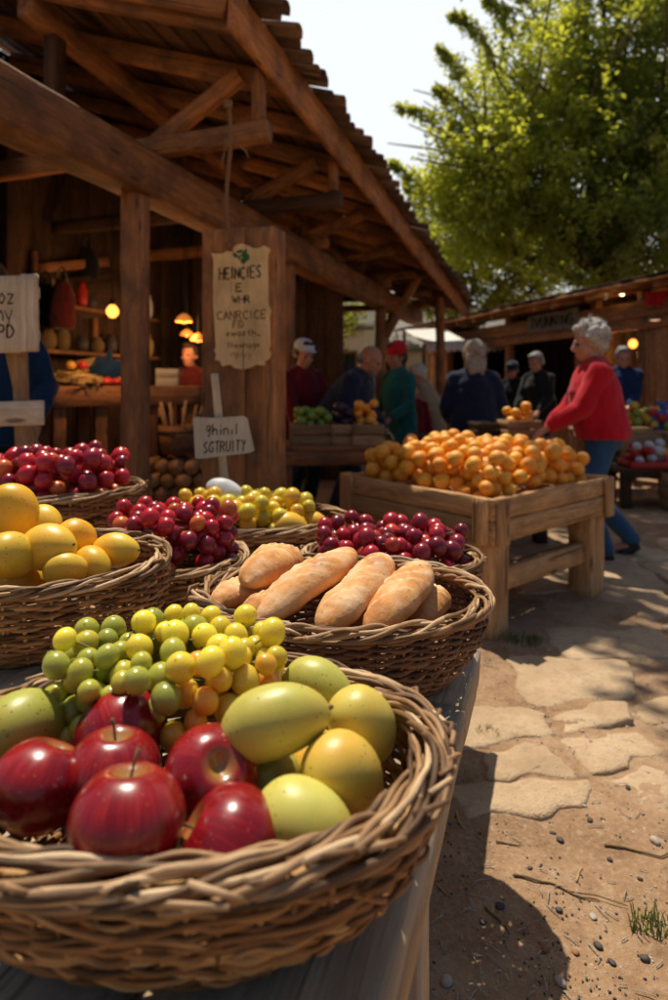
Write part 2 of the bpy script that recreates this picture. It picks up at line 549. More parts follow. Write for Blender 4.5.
M_HOOP = plain('hoop', (.05, .04, .035), .55)
M_PRODUCE_G = plain('green_fruit', (.22, .34, .05), .4)
M_PRODUCE_R = plain('red_fruit', (.45, .03, .02), .35)
M_PRODUCE_P = plain('plum', (.04, .02, .05), .35)
M_PRODUCE_Y = plain('yellow_fruit', (.62, .40, .05), .4)
M_PRODUCE_L = plain('lilac_cabbage', (.34, .24, .38), .6)
M_PAPER = plain('card_paper', (.48, .33, .14), .85)
M_BOXW = plain('white_box', (.60, .60, .58), .7)

def m_tile():
    t = NT('clay_tile')
    g = t.attr('grain').outputs['Vector']; ti = t.attr('tint').outputs['Fac']
    n = t.noise(g, 9, 5, .65)
    c = t.ramp(t.math('ADD', t.math('MULTIPLY', n, .6), t.math('MULTIPLY', ti, .4)), [(.25, (.05, .035, .03)), (.5, (.13, .075, .05)), (.75, (.24, .15, .10))])
    c = t.mixc(t.rng(t.noise(g, 4, 3), .52, .7, 0, .6), c, (.10, .10, .07))
    t.bsdf(c, .9, t.bump(n, .5, .01), spec=.2)
    return t.m
M_TILE = m_tile()

def m_bulb(name, col, s):
    t = NT(name)
    e = t.n('Emission'); e.inputs[0].default_value = (*col, 1); e.inputs[1].default_value = s
    t.l(e.outputs[0], t.out.inputs[0])
    return t.m
M_BULB = m_bulb('bulb_amber', (1, .36, .06), 3.2)
M_BULB_W = m_bulb('bulb_warm', (1, .74, .36), 9.0)
def m_glass_shade():
    t = NT('amber_glass')
    t.bsdf((.85, .32, .06), .3, spec=.5, Emission_Color=(1, .30, .05, 1), Emission_Strength=.5)
    return t.m
M_SHADE = m_glass_shade()

def m_skin(name, col):
    t = NT(name)
    co = t.n('TexCoord').outputs['Object']
    n = t.noise(co, 22, 4); n2 = t.noise(co, 9, 2)
    c = t.mixc(n, tuple(x * .78 for x in col), tuple(min(1, x * 1.15) for x in col))
    c = t.mixc(t.rng(n2, .5, .7, 0, .4), c, (col[0], col[1] * .7, col[2] * .65))
    t.bsdf(c, .5, t.bump(t.noise(co, 120, 3), .2, .002), spec=.4, Subsurface_Weight=.12, Subsurface_Radius=(1, .35, .2), Subsurface_Scale=.01)
    return t.m
M_SKIN = m_skin('skin', (.50, .25, .17))
M_SKIN2 = m_skin('skin_tan', (.42, .20, .125))
def m_hair(name, col):
    t = NT(name)
    co = t.n('TexCoord').outputs['Object']
    n = t.noise(t.map(co, (60, 60, 16)), 1.5, 5, .65)
    c = t.ramp(n, [(.3, tuple(x * .4 for x in col)), (.55, col), (.75, tuple(min(1, x * 1.3) for x in col))])
    t.bsdf(c, .55, t.bump(n, .8, .012), spec=.4)
    return t.m
H_GREY = m_hair('hair_grey', (.52, .49, .45)); H_DARK = m_hair('hair_dark', (.03, .02, .015))
H_BROWN = m_hair('hair_brown', (.10, .055, .03)); H_BLOND = m_hair('hair_ash_blond', (.40, .33, .25)); H_SALT = m_hair('hair_salt', (.22, .21, .21))
M_EYE = plain('eye', (.02, .014, .01), .2)
C_RED = cloth('red_knit', (.50, .010, .022)); C_RED2 = cloth('red_cloth', (.15, .008, .012)); C_NAVY = cloth('navy_cloth', (.016, .022, .050)); C_BLUE = cloth('blue_cloth', (.008, .034, .095))
C_MAROON = cloth('maroon_cloth', (.06, .006, .008)); C_TEAL = cloth('teal_cloth', (.015, .13, .12)); C_JEAN = cloth('denim', (.035, .095, .19)); C_DARKJ = cloth('dark_denim', (.02, .035, .07)); C_BEIGE = cloth('beige_cloth', (.34, .25, .16))
C_BLACK = cloth('black_cloth', (.012, .012, .014)); C_CAP = cloth('white_cap', (.62, .64, .68)); C_RCAP = cloth('red_cap', (.55, .015, .02)); C_BROWN = cloth('brown_cloth', (.08, .04, .02))
C_DBLUE = cloth('deep_blue_cloth', (.010, .028, .095))
M_SHOE = plain('shoe_black', (.018, .018, .022), .5)
M_SHOEB = plain('shoe_brown', (.12, .05, .02), .6)

def m_leaf(name, a, b, tr):
    t = NT(name)
    ti = t.attr('tint').outputs['Fac']; co = t.n('TexCoord').outputs['Object']
    c = t.mixc(ti, a, b)
    c = t.mixc(t.rng(t.noise(co, .5, 2), .4, .65, 0, .5), c, tuple(x * .6 for x in a))
    d = t.n('BsdfDiffuse'); t.l(c, d.inputs[0])
    g = t.n('BsdfGlossy'); g.inputs[0].default_value = (.5, .5, .45, 1); g.inputs[1].default_value = .45
    tl = t.n('BsdfTranslucent'); t.l(t.mixc(ti, tuple(x * .45 for x in tr), tuple(min(1, x * 1.5) for x in tr)), tl.inputs[0])
    m1 = t.n('MixShader'); m1.inputs[0].default_value = .5; t.l(d.outputs[0], m1.inputs[1]); t.l(tl.outputs[0], m1.inputs[2])
    m2 = t.n('MixShader'); m2.inputs[0].default_value = .07; t.l(m1.outputs[0], m2.inputs[1]); t.l(g.outputs[0], m2.inputs[2])
    t.l(m2.outputs[0], t.out.inputs[0])
    return t.m
M_LEAF = m_leaf('leaf_green', (.045, .135, .075), (.19, .26, .05), (.66, .68, .06))
M_LEAF_Y = m_leaf('leaf_yellow_green', (.08, .12, .02), (.22, .25, .03), (.80, .76, .07))
M_GRASS = m_leaf('grass_blade', (.06, .10, .02), (.14, .18, .04), (.2, .25, .04))
M_BARK = plain('bark', (.10, .075, .05), .9, scale=10, bump=.6)

def m_dirt():
    t = NT('dirt')
    co = t.n('TexCoord').outputs['Object']
    n1 = t.noise(co, 1.1, 5, .6); n2 = t.noise(co, 7, 6, .65); n3 = t.noise(co, 60, 5, .7); n4 = t.noise(co, 260, 3, .6)
    f = t.math('ADD', t.math('MULTIPLY', n1, .5), t.math('MULTIPLY', n2, .5))
    c = t.ramp(f, [(.34, (.20, .11, .055)), (.5, (.37, .225, .125)), (.66, (.50, .345, .22))])
    c = t.mixc(t.rng(n3, .5, .72, 0, .45), c, (.60, .46, .32))
    c = t.mixc(t.rng(n3, .28, .42, .5, 0), c, (.14, .075, .035))
    sp = t.vor(co, 55)
    sel = t.noise(co, 9, 2)
    c = t.mixc(t.math('MULTIPLY', t.rng(sp, .10, .22, .85, 0), t.rng(sel, .5, .6, 0, 1)), c, (.10, .07, .05))
    sp2 = t.vor(t.map(co, (1, 1, 1), (5.3, 2.1, 0)), 38)
    c = t.mixc(t.math('MULTIPLY', t.rng(sp2, .07, .14, .8, 0), t.rng(sel, .4, .5, 1, 0)), c, (.62, .55, .45))
    h = t.math('ADD', t.math('MULTIPLY', n2, 1.6), t.math('ADD', t.math('MULTIPLY', n3, .7), t.math('MULTIPLY', n4, .35)))
    t.bsdf(c, .92, t.bump(h, .65, .02), spec=.2)
    return t.m
M_DIRT = m_dirt()
def m_flag():
    t = NT('flagstone')
    co = t.n('TexCoord').outputs['Object']
    n1 = t.noise(co, 2.5, 6, .6); n2 = t.noise(co, 28, 6, .7); n3 = t.noise(co, 150, 3)
    c = t.ramp(t.math('ADD', t.math('MULTIPLY', n1, .6), t.math('MULTIPLY', n2, .4)), [(.35, (.34, .225, .13)), (.5, (.55, .39, .24)), (.65, (.68, .52, .35))])
    c = t.mixc(t.rng(n2, .50, .70, 0, .75), c, (.38, .25, .14))
    c = t.mixc(t.rng(t.noise(co, 5.5, 5, .7), .46, .66, 0, .7), c, (.42, .285, .17))
    cr = t.noise(t.map(co, (1.5, 5, 1)), 2.2, 6, .6, .8)
    c = t.mixc(t.math('MULTIPLY', t.rng(t.math('ABSOLUTE', t.math('SUBTRACT', cr, .5)), .0, .006, .8, 0), t.rng(n1, .45, .6, 0, 1)), c, (.12, .075, .04))
    sp3 = t.vor(co, 85)
    c = t.mixc(t.math('MULTIPLY', t.rng(sp3, .08, .17, .85, 0), t.rng(t.noise(co, 12, 2), .48, .58, 0, 1)), c, (.08, .055, .04))
    sp = t.vor(co, 30)
    c = t.mixc(t.math('MULTIPLY', t.rng(sp, .06, .13, .8, 0), t.rng(n1, .5, .6, 0, 1)), c, (.09, .06, .04))
    t.bsdf(c, .88, t.bump(t.math('ADD', n2, t.math('MULTIPLY', n3, .5)), .75, .016), spec=.25)
    return t.m
M_FLAG = m_flag()
M_PEB = [plain('pebble_pale', (.42, .36, .30), .8, scale=40), plain('pebble_dark', (.07, .06, .055), .7, scale=40), plain('pebble_rust', (.28, .13, .06), .8, scale=40)]
# ------------------------------------------------------------------ camera, light, world
cam = bpy.data.cameras.new('camera'); camo = bpy.data.objects.new('camera', cam); COL.objects.link(camo)
scene.camera = camo
camo.location = (0, 0, CAMZ); camo.rotation_euler = (PI / 2, 0, 0)
cam.sensor_fit = 'VERTICAL'; cam.sensor_height = 36; cam.lens = 22.5; cam.shift_y = -.115
cam.clip_start = .05; cam.clip_end = 500
cam.dof.use_dof = True; cam.dof.focus_distance = 1.0; cam.dof.aperture_fstop = 3.2; cam.dof.aperture_blades = 7

TO_SUN = V((-.135, .38, 1)).normalized()
sl = bpy.data.lights.new('sun', 'SUN'); sl.energy = 5.0; sl.angle = math.radians(.5); sl.color = (1, .91, .75)
so = bpy.data.objects.new('sun', sl); COL.objects.link(so)
so.rotation_euler = TO_SUN.to_track_quat('Z', 'Y').to_euler()
so.location = (-4, 6, 12)
w = bpy.data.worlds.new('World'); scene.world = w; w.use_nodes = True
nt = w.node_tree; bg = nt.nodes['Background']
sky = nt.nodes.new('ShaderNodeTexSky'); sky.sky_type = 'NISHITA'; sky.sun_disc = False
sky.sun_elevation = math.asin(TO_SUN.z); sky.sun_rotation = math.atan2(TO_SUN.x, TO_SUN.y)
sky.air_density = 1.0; sky.dust_density = 2.0; sky.ozone_density = 1.0
# a bright summer haze low in the sky on the sun's side, over the physical sky
tc = nt.nodes.new('ShaderNodeTexCoord'); sx = nt.nodes.new('ShaderNodeSeparateXYZ'); nt.links.new(tc.outputs['Generated'], sx.inputs[0])
h1 = nt.nodes.new('ShaderNodeMapRange'); h1.interpolation_type = 'SMOOTHSTEP'; nt.links.new(sx.outputs[2], h1.inputs[0])
for i, q in zip((1, 2, 3, 4), (.50, .74, 1, 0)): h1.inputs[i].default_value = q
h2 = nt.nodes.new('ShaderNodeMapRange'); h2.interpolation_type = 'SMOOTHSTEP'; nt.links.new(sx.outputs[1], h2.inputs[0])
for i, q in zip((1, 2, 3, 4), (.45, .78, 0.0, 1)): h2.inputs[i].default_value = q
hm = nt.nodes.new('ShaderNodeMath'); hm.operation = 'MULTIPLY'; nt.links.new(h1.outputs[0], hm.inputs[0]); nt.links.new(h2.outputs[0], hm.inputs[1])
hs = nt.nodes.new('ShaderNodeMix'); hs.data_type = 'RGBA'; nt.links.new(hm.outputs[0], hs.inputs[0])
nt.links.new(sky.outputs[0], hs.inputs[6]); hs.inputs[7].default_value = (12.0, 12.6, 13.0, 1)
nt.links.new(hs.outputs[2], bg.inputs[0]); bg.inputs[1].default_value = .08
scene.view_settings.view_transform = 'Standard'; scene.view_settings.look = 'None'; scene.view_settings.exposure = 0
scene.cycles.use_denoising = True
scene.cycles.max_bounces = 7; scene.cycles.diffuse_bounces = 3; scene.cycles.glossy_bounces = 2; scene.cycles.transmission_bounces = 3; scene.cycles.transparent_max_bounces = 4
scene.cycles.caustics_reflective = False; scene.cycles.caustics_refractive = False

# ------------------------------------------------------------------ ground
def gz(x, y):
    p = V((x, y, 0))
    return .016 * noise.noise(p * 1.3) + .010 * noise.noise(p * 4.1 + V((7, 0, 0))) + .005 * noise.noise(p * 11) + .0035 * noise.noise(p * 27)
def axis(lo, hi, a, b, fine):
    xs = []; x = a
    while x < b: xs.append(x); x += fine
    s = fine; x = a; left = []
    while x > lo: s *= 1.35; x -= s; left.append(x)
    s = fine; x = xs[-1]; right = []
    while x < hi: s *= 1.35; x += s; right.append(x)
    return left[::-1] + xs + right
gx = axis(-200, 200, -.2, 2.9, .022); gy = axis(-60, 300, .75, 5.2, .026)
mb = MB(); vs = []; fs = []
for y in gy:
    for x in gx: vs.append(V((x, y, gz(x, y) if abs(x) < 8 and -2 < y < 16 else 0)))
nx = len(gx)
for j in range(len(gy) - 1):
    for i in range(nx - 1): fs.append((j * nx + i, j * nx + i + 1, (j + 1) * nx + i + 1, (j + 1) * nx + i))
mb.add(vs, fs)
tag(mb.build('ground', M_DIRT), kind='structure')

# irregular slabs, laid close in wandering courses
rf_ = random.Random(14); FLAGS = []
rows_ = [1.76, 1.93, 2.13, 2.38, 2.72, 3.12, 3.6, 4.15, 4.8]
corner = {}
def cnr(x, y):
    n = nvec(V((x * 3.1, y * 3.1, 5))) * .13
    return V((x + n.x, y + n.y + .10 * (x - 1.2), 0))
for a, b in zip(rows_, rows_[1:]):
    x = .40 + rf_.uniform(-.1, .1) + (.25 if a > 2.3 else 0)
    while x < 4.2:
        w_ = rf_.uniform(.24, .52) * (1 + .25 * (a - 1.8))
        FLAGS.append([cnr(x, a), cnr(x + w_, a), cnr(x + w_, b), cnr(x, b)])
        x += w_
SLAB_EDGES = []
mb = MB()
for poly in FLAGS:
    P = poly
    c = sum(P, V((0, 0, 0))) / len(P)
    SLAB_EDGES += P
    if rf_.random() < .30 or (c.x > 1.0 and c.y < 1.95): continue
    P = [p + (c - p).normalized() * rf_.uniform(.012, .03) for p in P]
    hz = rf_.uniform(-.011, .001); tlt = (rf_.uniform(-.012, .012), rf_.uniform(-.012, .012))
    ring = []
    for i, p in enumerate(P):
        q = P[(i + 1) % len(P)]
        for k in range(9):
            t = k / 9
            b = p.lerp(q, t)
            # round the corners a little
            e = min(t, 1 - t); pull = .05 * max(0, 1 - e / .12)
            b = b.lerp(c, pull)
            nz = nvec(V((b.x * 9, b.y * 9, 3))) * .036 + nvec(V((b.x * 30, b.y * 30, 9))) * .011
            ring.append(V((b.x + nz.x, b.y + nz.y, 0)))
    n = len(ring); vv = []; ff = []
    levels = [(0, -.03), (0, .006), (.006, .011), (.12, .013), (.4, .015), (.75, .014)]
    for ins, z in levels:
        for p in ring:
            d = (c - p); k = min(.98, ins if ins > .1 else ins / max(d.length, .05))
            q = p + d * k
            vv.append(V((q.x, q.y, z + (hz + tlt[0] * (q.x - c.x) / .3 + tlt[1] * (q.y - c.y) / .2 if z > -.01 else 0) + .006 * noise.noise(V((q.x * 8, q.y * 8, 1))))))
    for l in range(len(levels) - 1):
        for i in range(n):
            j = (i + 1) % n
            ff.append((l * n + i, l * n + j, (l + 1) * n + j, (l + 1) * n + i))
    vv.append(V((c.x, c.y, .014))); m = len(vv) - 1; b = (len(levels) - 1) * n
    for i in range(n): ff.append((b + i, b + (i + 1) % n, m))
    mb.add(vv, ff)
tag(mb.build('paving_stones', M_FLAG, angle=50), kind='structure')

# pebbles, twigs, straw on the dirt
rg = random.Random(21)
def pebble(mb, c, r):
    ball(mb, c, (r, r * rg.uniform(.6, .9), r * rg.uniform(.4, .65)), 10, 7, rot=Euler((0, 0, rg.random() * 6)).to_matrix(), lump=.35, seed=rg.random() * 50)
PEBL = ['small pale pebble on the sunlit dirt beside the bench', 'small dark pebble on the dirt beside the bench', 'small rusty brown pebble on the dirt beside the bench']
spots = [(483, 750 - 0 + 170, 1), (500, 905, 1), (530, 868, 1), (553, 832, 1), (560, 840, 1), (593, 915, 0), (576, 952, 2), (612, 963, 1), (560, 982, 0), (545, 950, 2), (598, 945, 1), (559, 910, 1), (640, 880, 1), (628, 790, 1), (590, 822, 1), (655, 845, 0), (610, 860, 1), (645, 960, 1), (520, 640, 0), (548, 650, 0), (560, 632, 1), (600, 655, 0), (575, 668, 1), (618, 640, 1), (447, 985, 0)]
for px, py, k in spots:
    p = ground_at(px, py); r = rg.uniform(.007, .012) * (1.25 if k == 0 else 1)
    mb = MB(); z = gz(p.x, p.y)
    pebble(mb, (p.x, p.y, z + r * .3), r)
    tag(mb.build('pebble', M_PEB[k], loc=(p.x, p.y, z)), PEBL[k], 'pebble', 'pebbles on the dirt')
mb = MB()
for _ in range(1500):
    px, py = rg.uniform(400, 690), 560 + 470 * rg.random() ** .7
    p = ground_at(px, py); r = rg.choice((.0012, .0015, .002, .0028, .0036))
    if noise.noise(V((p.x * 5, p.y * 5, 2))) < rg.uniform(-.25, .35): continue
    pebble(mb, (p.x, p.y, gz(p.x, p.y) + r * .4), r)
tag(mb.build('gravel', M_PEB[1]), 'fine dark grit scattered over the trodden dirt', 'gravel', kind='stuff')
mb = MB()
for _ in range(900):
    px, py = rg.uniform(400, 690), 560 + 470 * rg.random() ** .7
    p = ground_at(px, py); r = rg.choice((.0012, .0015, .002, .003))
    if noise.noise(V((p.x * 4, p.y * 4, 8))) < rg.uniform(-.2, .4): continue
    pebble(mb, (p.x, p.y, gz(p.x, p.y) + r * .4), r)
for _ in range(700):
    # bits caught between the slabs
    e = rg.choice(SLAB_EDGES); p = V((e.x + rg.uniform(-.22, .22), e.y + rg.choice((-1, 1)) * abs(rg.gauss(0, .012)), 0)); r = rg.choice((.0025, .0035, .005, .007))
    pebble(mb, (p.x, p.y, gz(p.x, p.y) + r * .3), r)
for _ in range(210):
    p = ground_at(rg.uniform(400, 690), 600 + 420 * rg.random()); a = rg.random() * PI; L = rg.uniform(.006, .022)
    d = V((math.cos(a), math.sin(a), 0)) * L
    z = gz(p.x, p.y) + .004
    tube(mb, [V((p.x, p.y, z)) - d, V((p.x, p.y, z + .003)), V((p.x, p.y, z)) + d], .0012, 4)
tag(mb.build('chaff', M_PEB[0]), 'pale chaff and straw bits strewn over the dirt', 'chaff', kind='stuff')

def twig(pts, r, mat, label, fork=None):
    P = [ground_at(*p) for p in pts]
    Q = []
    for i in range(len(P) - 1):
        for k in range(5):
            q = P[i].lerp(P[i + 1], k / 5)
            nz = nvec(q * 14) * .010
            Q.append(V((q.x + nz.x, q.y + nz.y, gz(q.x, q.y) + r * .8 + abs(nz.z) * .5)))
    Q.append(V((P[-1].x, P[-1].y, gz(P[-1].x, P[-1].y) + r)))
    mb = MB(); n = len(Q)
    tube(mb, Q, [r * (1 - .6 * i / n) for i in range(n)], 6)
    if fork:
        a = Q[n // 2]; b = ground_at(*fork); b.z = gz(b.x, b.y) + .006
        tube(mb, [a, a.lerp(b, .5) + V((0, .004, .004)), b], [r * .6, r * .5, r * .3], 5)
    c = Q[0].copy()
    tag(mb.build('twig', mat, loc=c), label, 'twig', 'twigs on the dirt')
twig([(603, 848), (630, 852), (660, 860), (680, 858)], .0035, M_STEM, 'dark bent twig lying in sunlit dirt at the right edge')
twig([(512, 878), (550, 882), (580, 893), (600, 900)], .003, M_STEM, 'long thin dark twig lying across the dirt beside the bench', (628, 906))
twig([(486, 907), (497, 918), (509, 934)], .0028, M_STEM, 'short dark twig in the shadow beside the bench')
twig([(455, 815), (460, 826), (466, 832)], .003, M_STRAW, 'pale wood splinter in the shadow below the bench end')
twig([(436, 884), (443, 893), (450, 898)], .0026, M_STRAW, 'pale curved straw in the shadow under the bench edge')
twig([(496, 843), (512, 844), (520, 846)], .0026, M_STEM, 'dark stub of twig at the shadow edge')
twig([(577, 880), (580, 872), (583, 868)], .0026, M_STRAW, 'pale straw standing out on the sunlit dirt')

def grass(px, py, n, R, H, label):
    c = ground_at(px, py); mb = MB()
    for _ in range(n):
        a = rg.random() * 2 * PI; q = R * math.sqrt(rg.random())
        b = V((c.x + q * math.cos(a) * 1.5, c.y + q * math.sin(a), 0)); b.z = gz(b.x, b.y)
        h = H * rg.uniform(.4, 1); w_ = .0018; d = V((rg.uniform(-1, 1), rg.uniform(-1, 1), 0)) * h * .7
        s = V((-d.y, d.x, 0)).normalized() * w_
        m = b + d * .4 + V((0, 0, h * .7)); e = b + d + V((0, 0, h))
        mb.add([b - s, b + s, m + s * .8, m - s * .8, e], [(0, 1, 2, 3), (3, 2, 4)], tint=rg.random())
    tag(mb.build('grass_tuft', M_GRASS, loc=(c.x, c.y, 0)), label, 'grass')
grass(652, 926, 90, .035, .035, 'small green grass tuft in the dirt at lower right')
grass(520, 642, 130, .07, .05, 'low green grass tuft by the crate table leg')
grass(487, 735, 50, .03, .03, 'tiny green tuft between bench end and paving stone')
# ------------------------------------------------------------------ baskets
def basket(name, label, c, z0, z1, rx, ry, bx, by, nst=38, rw=.0048, seed=1, rimk=6, rim_r=.0052, rim_h=.012, mats=(WICK, WICK_RIM), bulge=.12, stubs=10, rot=0.0, turns=5, grp=None, wild=0):
    r = random.Random(seed)
    root = empty(name, (c[0], c[1], z0), label, 'basket', grp)
    root.rotation_euler.z = rot
    H = z1 - z0
    def rad(t, th):
        k = t ** .8
        q = 1 + bulge * math.sin(PI * min(t, 1)) * .6
        wob = 1 + .012 * math.sin(3 * th + seed) + .010 * math.sin(5 * th + 2 * seed)
        return ((bx + (rx - bx) * k) * q * wob, (by + (ry - by) * k) * q * wob)
    # stakes
    mb = MB()
    for i in range(nst):
        th = 2 * PI * i / nst + r.uniform(-.02, .02)
        pts = []
        for j in range(9):
            t = j / 8 * 1.0
            a, b = rad(t, th); pts.append(V((a * math.cos(th), b * math.sin(th), H * t)))
        tube(mb, pts, rw * .95, 6)
    mb.build('stakes', mats[0], root)
    # weave
    mb = MB()
    rows = int(H / (rw * 1.62))
    M = nst * 5
    for k in range(rows):
        t0 = (k + .5) / rows
        ph = PI * (k % 2) + (r.uniform(-1.1, 1.1) if wild else 0); sd = r.random() * 100
        rr = rw * r.uniform(.85, 1.2)
        pts = []; rs = []
        for i in range(M):
            th = 2 * PI * i / M
            zz = t0 + (.55 * noise.noise(V((math.cos(th) * 3, math.sin(th) * 3, sd))) + .35 * noise.noise(V((math.cos(th) * 14, math.sin(th) * 14, sd)))) / rows
            a, b = rad(max(.005, min(.99, zz)), th)
            o = rw * (.75 if wild else 1.2) * math.cos(th * nst / 2 + ph) + rw * (1.5 if wild else .9) * noise.noise(V((math.cos(th) * 8, math.sin(th) * 8, sd + 9)))
            pts.append(V(((a + o) * math.cos(th), (b + o) * math.sin(th), H * zz)))
            rs.append(rr * (1 + .35 * noise.noise(V((math.cos(th) * 6, math.sin(th) * 6, sd + 40)))))
        # a row is several rods laid end to end: cut it in pieces of their own colour
        cuts = sorted(r.sample(range(M), 3))
        for q in range(3):
            a_, b_ = cuts[q], cuts[(q + 1) % 3]
            if b_ <= a_: b_ += M
            idx = [x % M for x in range(a_, b_ + 3)]
            if len(idx) < 4: continue
            tube(mb, [pts[x] for x in idx], [rs[x] for x in idx], 6)
    for q in range(wild):
        # odd rods pushed in across the weave
        th0 = r.random() * 2 * PI; t0 = r.uniform(.1, .95); dth = r.uniform(.25, .8); t1 = min(.98, max(.05, t0 + r.uniform(-.3, .3)))
        pts = []
        for i in range(14):
            e = i / 13; th = th0 + dth * e; a, b = rad(t0 + (t1 - t0) * e, th)
            o = rw * (1.9 + .8 * math.sin(e * 9 + q)); pts.append(V(((a + o) * math.cos(th), (b + o) * math.sin(th), H * (t0 + (t1 - t0) * e))))
        tube(mb, pts, [rw * .75 * (.5 if i in (0, 13) else 1) for i in range(14)], 6)
    mb.build('woven_wall', mats[0], root)
    # rim of twisted rods
    mb = MB()
    for k in range(rimk):
        ph = 2 * PI * k / rimk + r.uniform(-.3, .3); sd = r.random() * 100
        M2 = 150; pts = []; rs = []; st = r.random() * 2 * PI
        for i in range(M2 + 8):
            th = st + 2 * PI * i / M2
            al = ph + turns * th * (1, .6, .25)[k % 3]
            a, b = rad(1.0, th)
            wv = noise.noise(V((math.cos(th) * 5, math.sin(th) * 5, sd)))
            o = math.cos(al) * rim_h * (1.15 + .4 * wv); z = H + math.sin(al) * rim_h * (.8 + .3 * wv) + .004 * wv
            pts.append(V(((a + o) * math.cos(th), (b + o) * math.sin(th), z)))
            rs.append(rim_r * (1 + .3 * noise.noise(V((th * 4, sd, 0)))) * (.45 if i in (0, M2 + 7) else 1))
        tube(mb, pts, rs, 7)
    # rod ends that lean out of the border
    for _ in range(stubs):
        th = r.random() * 2 * PI; sgn = r.choice((-1, 1)); d = r.uniform(.10, .24)
        a, b = rad(1.0, th); a2, b2 = rad(.82 if sgn < 0 else 1.0, th + d)
        o1 = rim_h * r.uniform(.2, 1.1); o2 = rim_h * (r.uniform(.9, 1.7) if sgn > 0 else -r.uniform(.3, 1.2))
        p0 = V(((a + o1) * math.cos(th), (b + o1) * math.sin(th), H + r.uniform(.0, .012)))
        p1 = V(((a2 + o2) * math.cos(th + d), (b2 + o2) * math.sin(th + d), H * (.86 if sgn < 0 else 1) + r.uniform(-.004, .014)))
        m = (p0 + p1) / 2 + V((math.cos(th), math.sin(th), .8)) * .006
        tube(mb, [p0, m, p1], [rim_r * .9, rim_r * .85, rim_r * .6], 6)
    mb.build('rim', mats[1], root)
    # base
    mb = MB()
    for k in range(9):
        q = (k + .6) / 9.2
        pts = [V((bx * q * math.cos(t), by * q * math.sin(t), .004 + .002 * math.cos(t * 14 + k * PI))) for t in [2 * PI * i / 60 for i in range(60)]]
        tube(mb, pts, max(bx, by) / 9 * .56, 6, closed=True, flat=.6)
    mb.build('base', mats[0], root)
    return root

BENCH_Z = .70; LOW_Z = .62
basket('basket', 'big twisted willow basket in front, full of apples, mangoes and green grapes', (-.140, .63), BENCH_Z, .838, .240, .182, .150, .105, nst=52, rw=.0032, seed=3, rimk=17, rim_r=.0032, rim_h=.0160, stubs=90, turns=4, bulge=.2, wild=80, grp='willow baskets of produce')
basket('basket', 'oval woven basket filled with bread loaves on the bench end', (.016, 1.093), BENCH_Z, .838, .245, .19, .175, .135, nst=46, rw=.0035, seed=5, rimk=10, rim_r=.0034, rim_h=.011, mats=(WICK_RED, WICK_RIM), stubs=14, turns=7, grp='willow baskets of produce')
basket('basket', 'tall round basket of yellow mangoes at the left edge', (-.60, 1.30), BENCH_Z, .838, .24, .225, .21, .19, nst=44, rw=.0040, seed=8, rimk=9, rim_r=.0038, rim_h=.012, stubs=16, turns=6, grp='willow baskets of produce')
basket('basket', 'basket heaped with large red grapes between mangoes and bread', (-.42, 1.635), LOW_Z, .755, .185, .175, .15, .14, nst=40, rw=.0038, seed=11, rimk=8, rim_r=.0036, rim_h=.010, stubs=8, grp='willow baskets of produce')
basket('basket', 'wide flat basket of yellow grapes near the small white sign', (-.255, 2.09), LOW_Z, .758, .285, .235, .23, .19, nst=44, rw=.0042, seed=13, rimk=9, rim_r=.0040, rim_h=.012, stubs=10, grp='willow baskets of produce')
basket('basket', 'basket of dark red grapes behind the bread, nearest the orange table', (.150, 1.635), LOW_Z, .755, .225, .185, .18, .15, nst=40, rw=.0038, seed=17, rimk=9, rim_r=.0036, rim_h=.011, stubs=12, grp='willow baskets of produce')
basket('basket', 'raised basket of red grapes at the far left under the plank sign', (-.90, 2.03), .735, .865, .265, .22, .21, .17, nst=40, rw=.0042, seed=19, rimk=9, rim_r=.0040, rim_h=.011, stubs=10, grp='willow baskets of produce')

# ------------------------------------------------------------------ fruit meshes
def apple_mesh():
    mb = MB(); prof = []
    for i in range(29):
        t = PI * i / 28
        r = math.sin(t); z = -math.cos(t)
        R = .5 * (r * (1 + .10 * math.cos(t - PI * .62)))
        zz = z * .44
        if z > 0: zz -= .17 * math.exp(-(r / .26) ** 2) * 1.0
        else: zz += .11 * math.exp(-(r / .22) ** 2)
        prof.append((max(R, .002), zz))
    lathe(mb, prof, 40, lobes=5, lob_amp=.012)
    return mb
def scaled(mb, k):
    o = MB(); o.v = [(p[0] * k, p[1] * k, p[2] * k) for p in mb.v]; o.f = mb.f; o.g = mb.g; o.t = mb.t
    return o
amb = scaled(apple_mesh(), .09)
stm = MB(); tube(stm, [(0, 0, .018), (.001, .001, .030), (.003, .002, .040), (.006, .003, .049)], [.0017, .0014, .0014, .0021], 7)
def apple(p, d, tilt, yaw, label, stem=True):
    k = d / .09
    o = apple.first
    if o is None:
        o = amb.build('apple', M_APPLE); apple.first = o
        s = stm.build('stem', M_STEM, o); apple.stem = s
    else:
        n = o.copy(); COL.objects.link(n)
        s = apple.stem.copy(); COL.objects.link(s); s.parent = n
        o = n
    o.location = p; o.scale = (k, k, k * 1.12); o.rotation_euler = (tilt[0], tilt[1], yaw)
    if not stem: bpy.data.objects.remove(s)
    tag(o, label, 'apple', 'red apples in the front basket')
apple.first = None
R_ = math.radians
apple(at(127, 820, .505), .084, (R_(-12), R_(4), 0), .3, 'largest red apple, front and centre in the front basket')
apple(at(229, 849, .520), .088, (R_(-50), R_(30), 0), 2.0, 'red apple at the front rim, right of the largest apple')
apple(at(211, 776, .585), .082, (R_(38), R_(-30), 0), 1.1, 'red apple leaning on the green mango, dimple turned to the left', False)
apple(at(122, 732, .655), .088, (R_(48), R_(4), 0), 4.0, 'dark red apple touching the green grapes, dimple facing forward', False)
apple(at(40, 785, .575), .080, (R_(-25), R_(-20), 0), 5.0, 'red apple at the left beside the green mango', False)
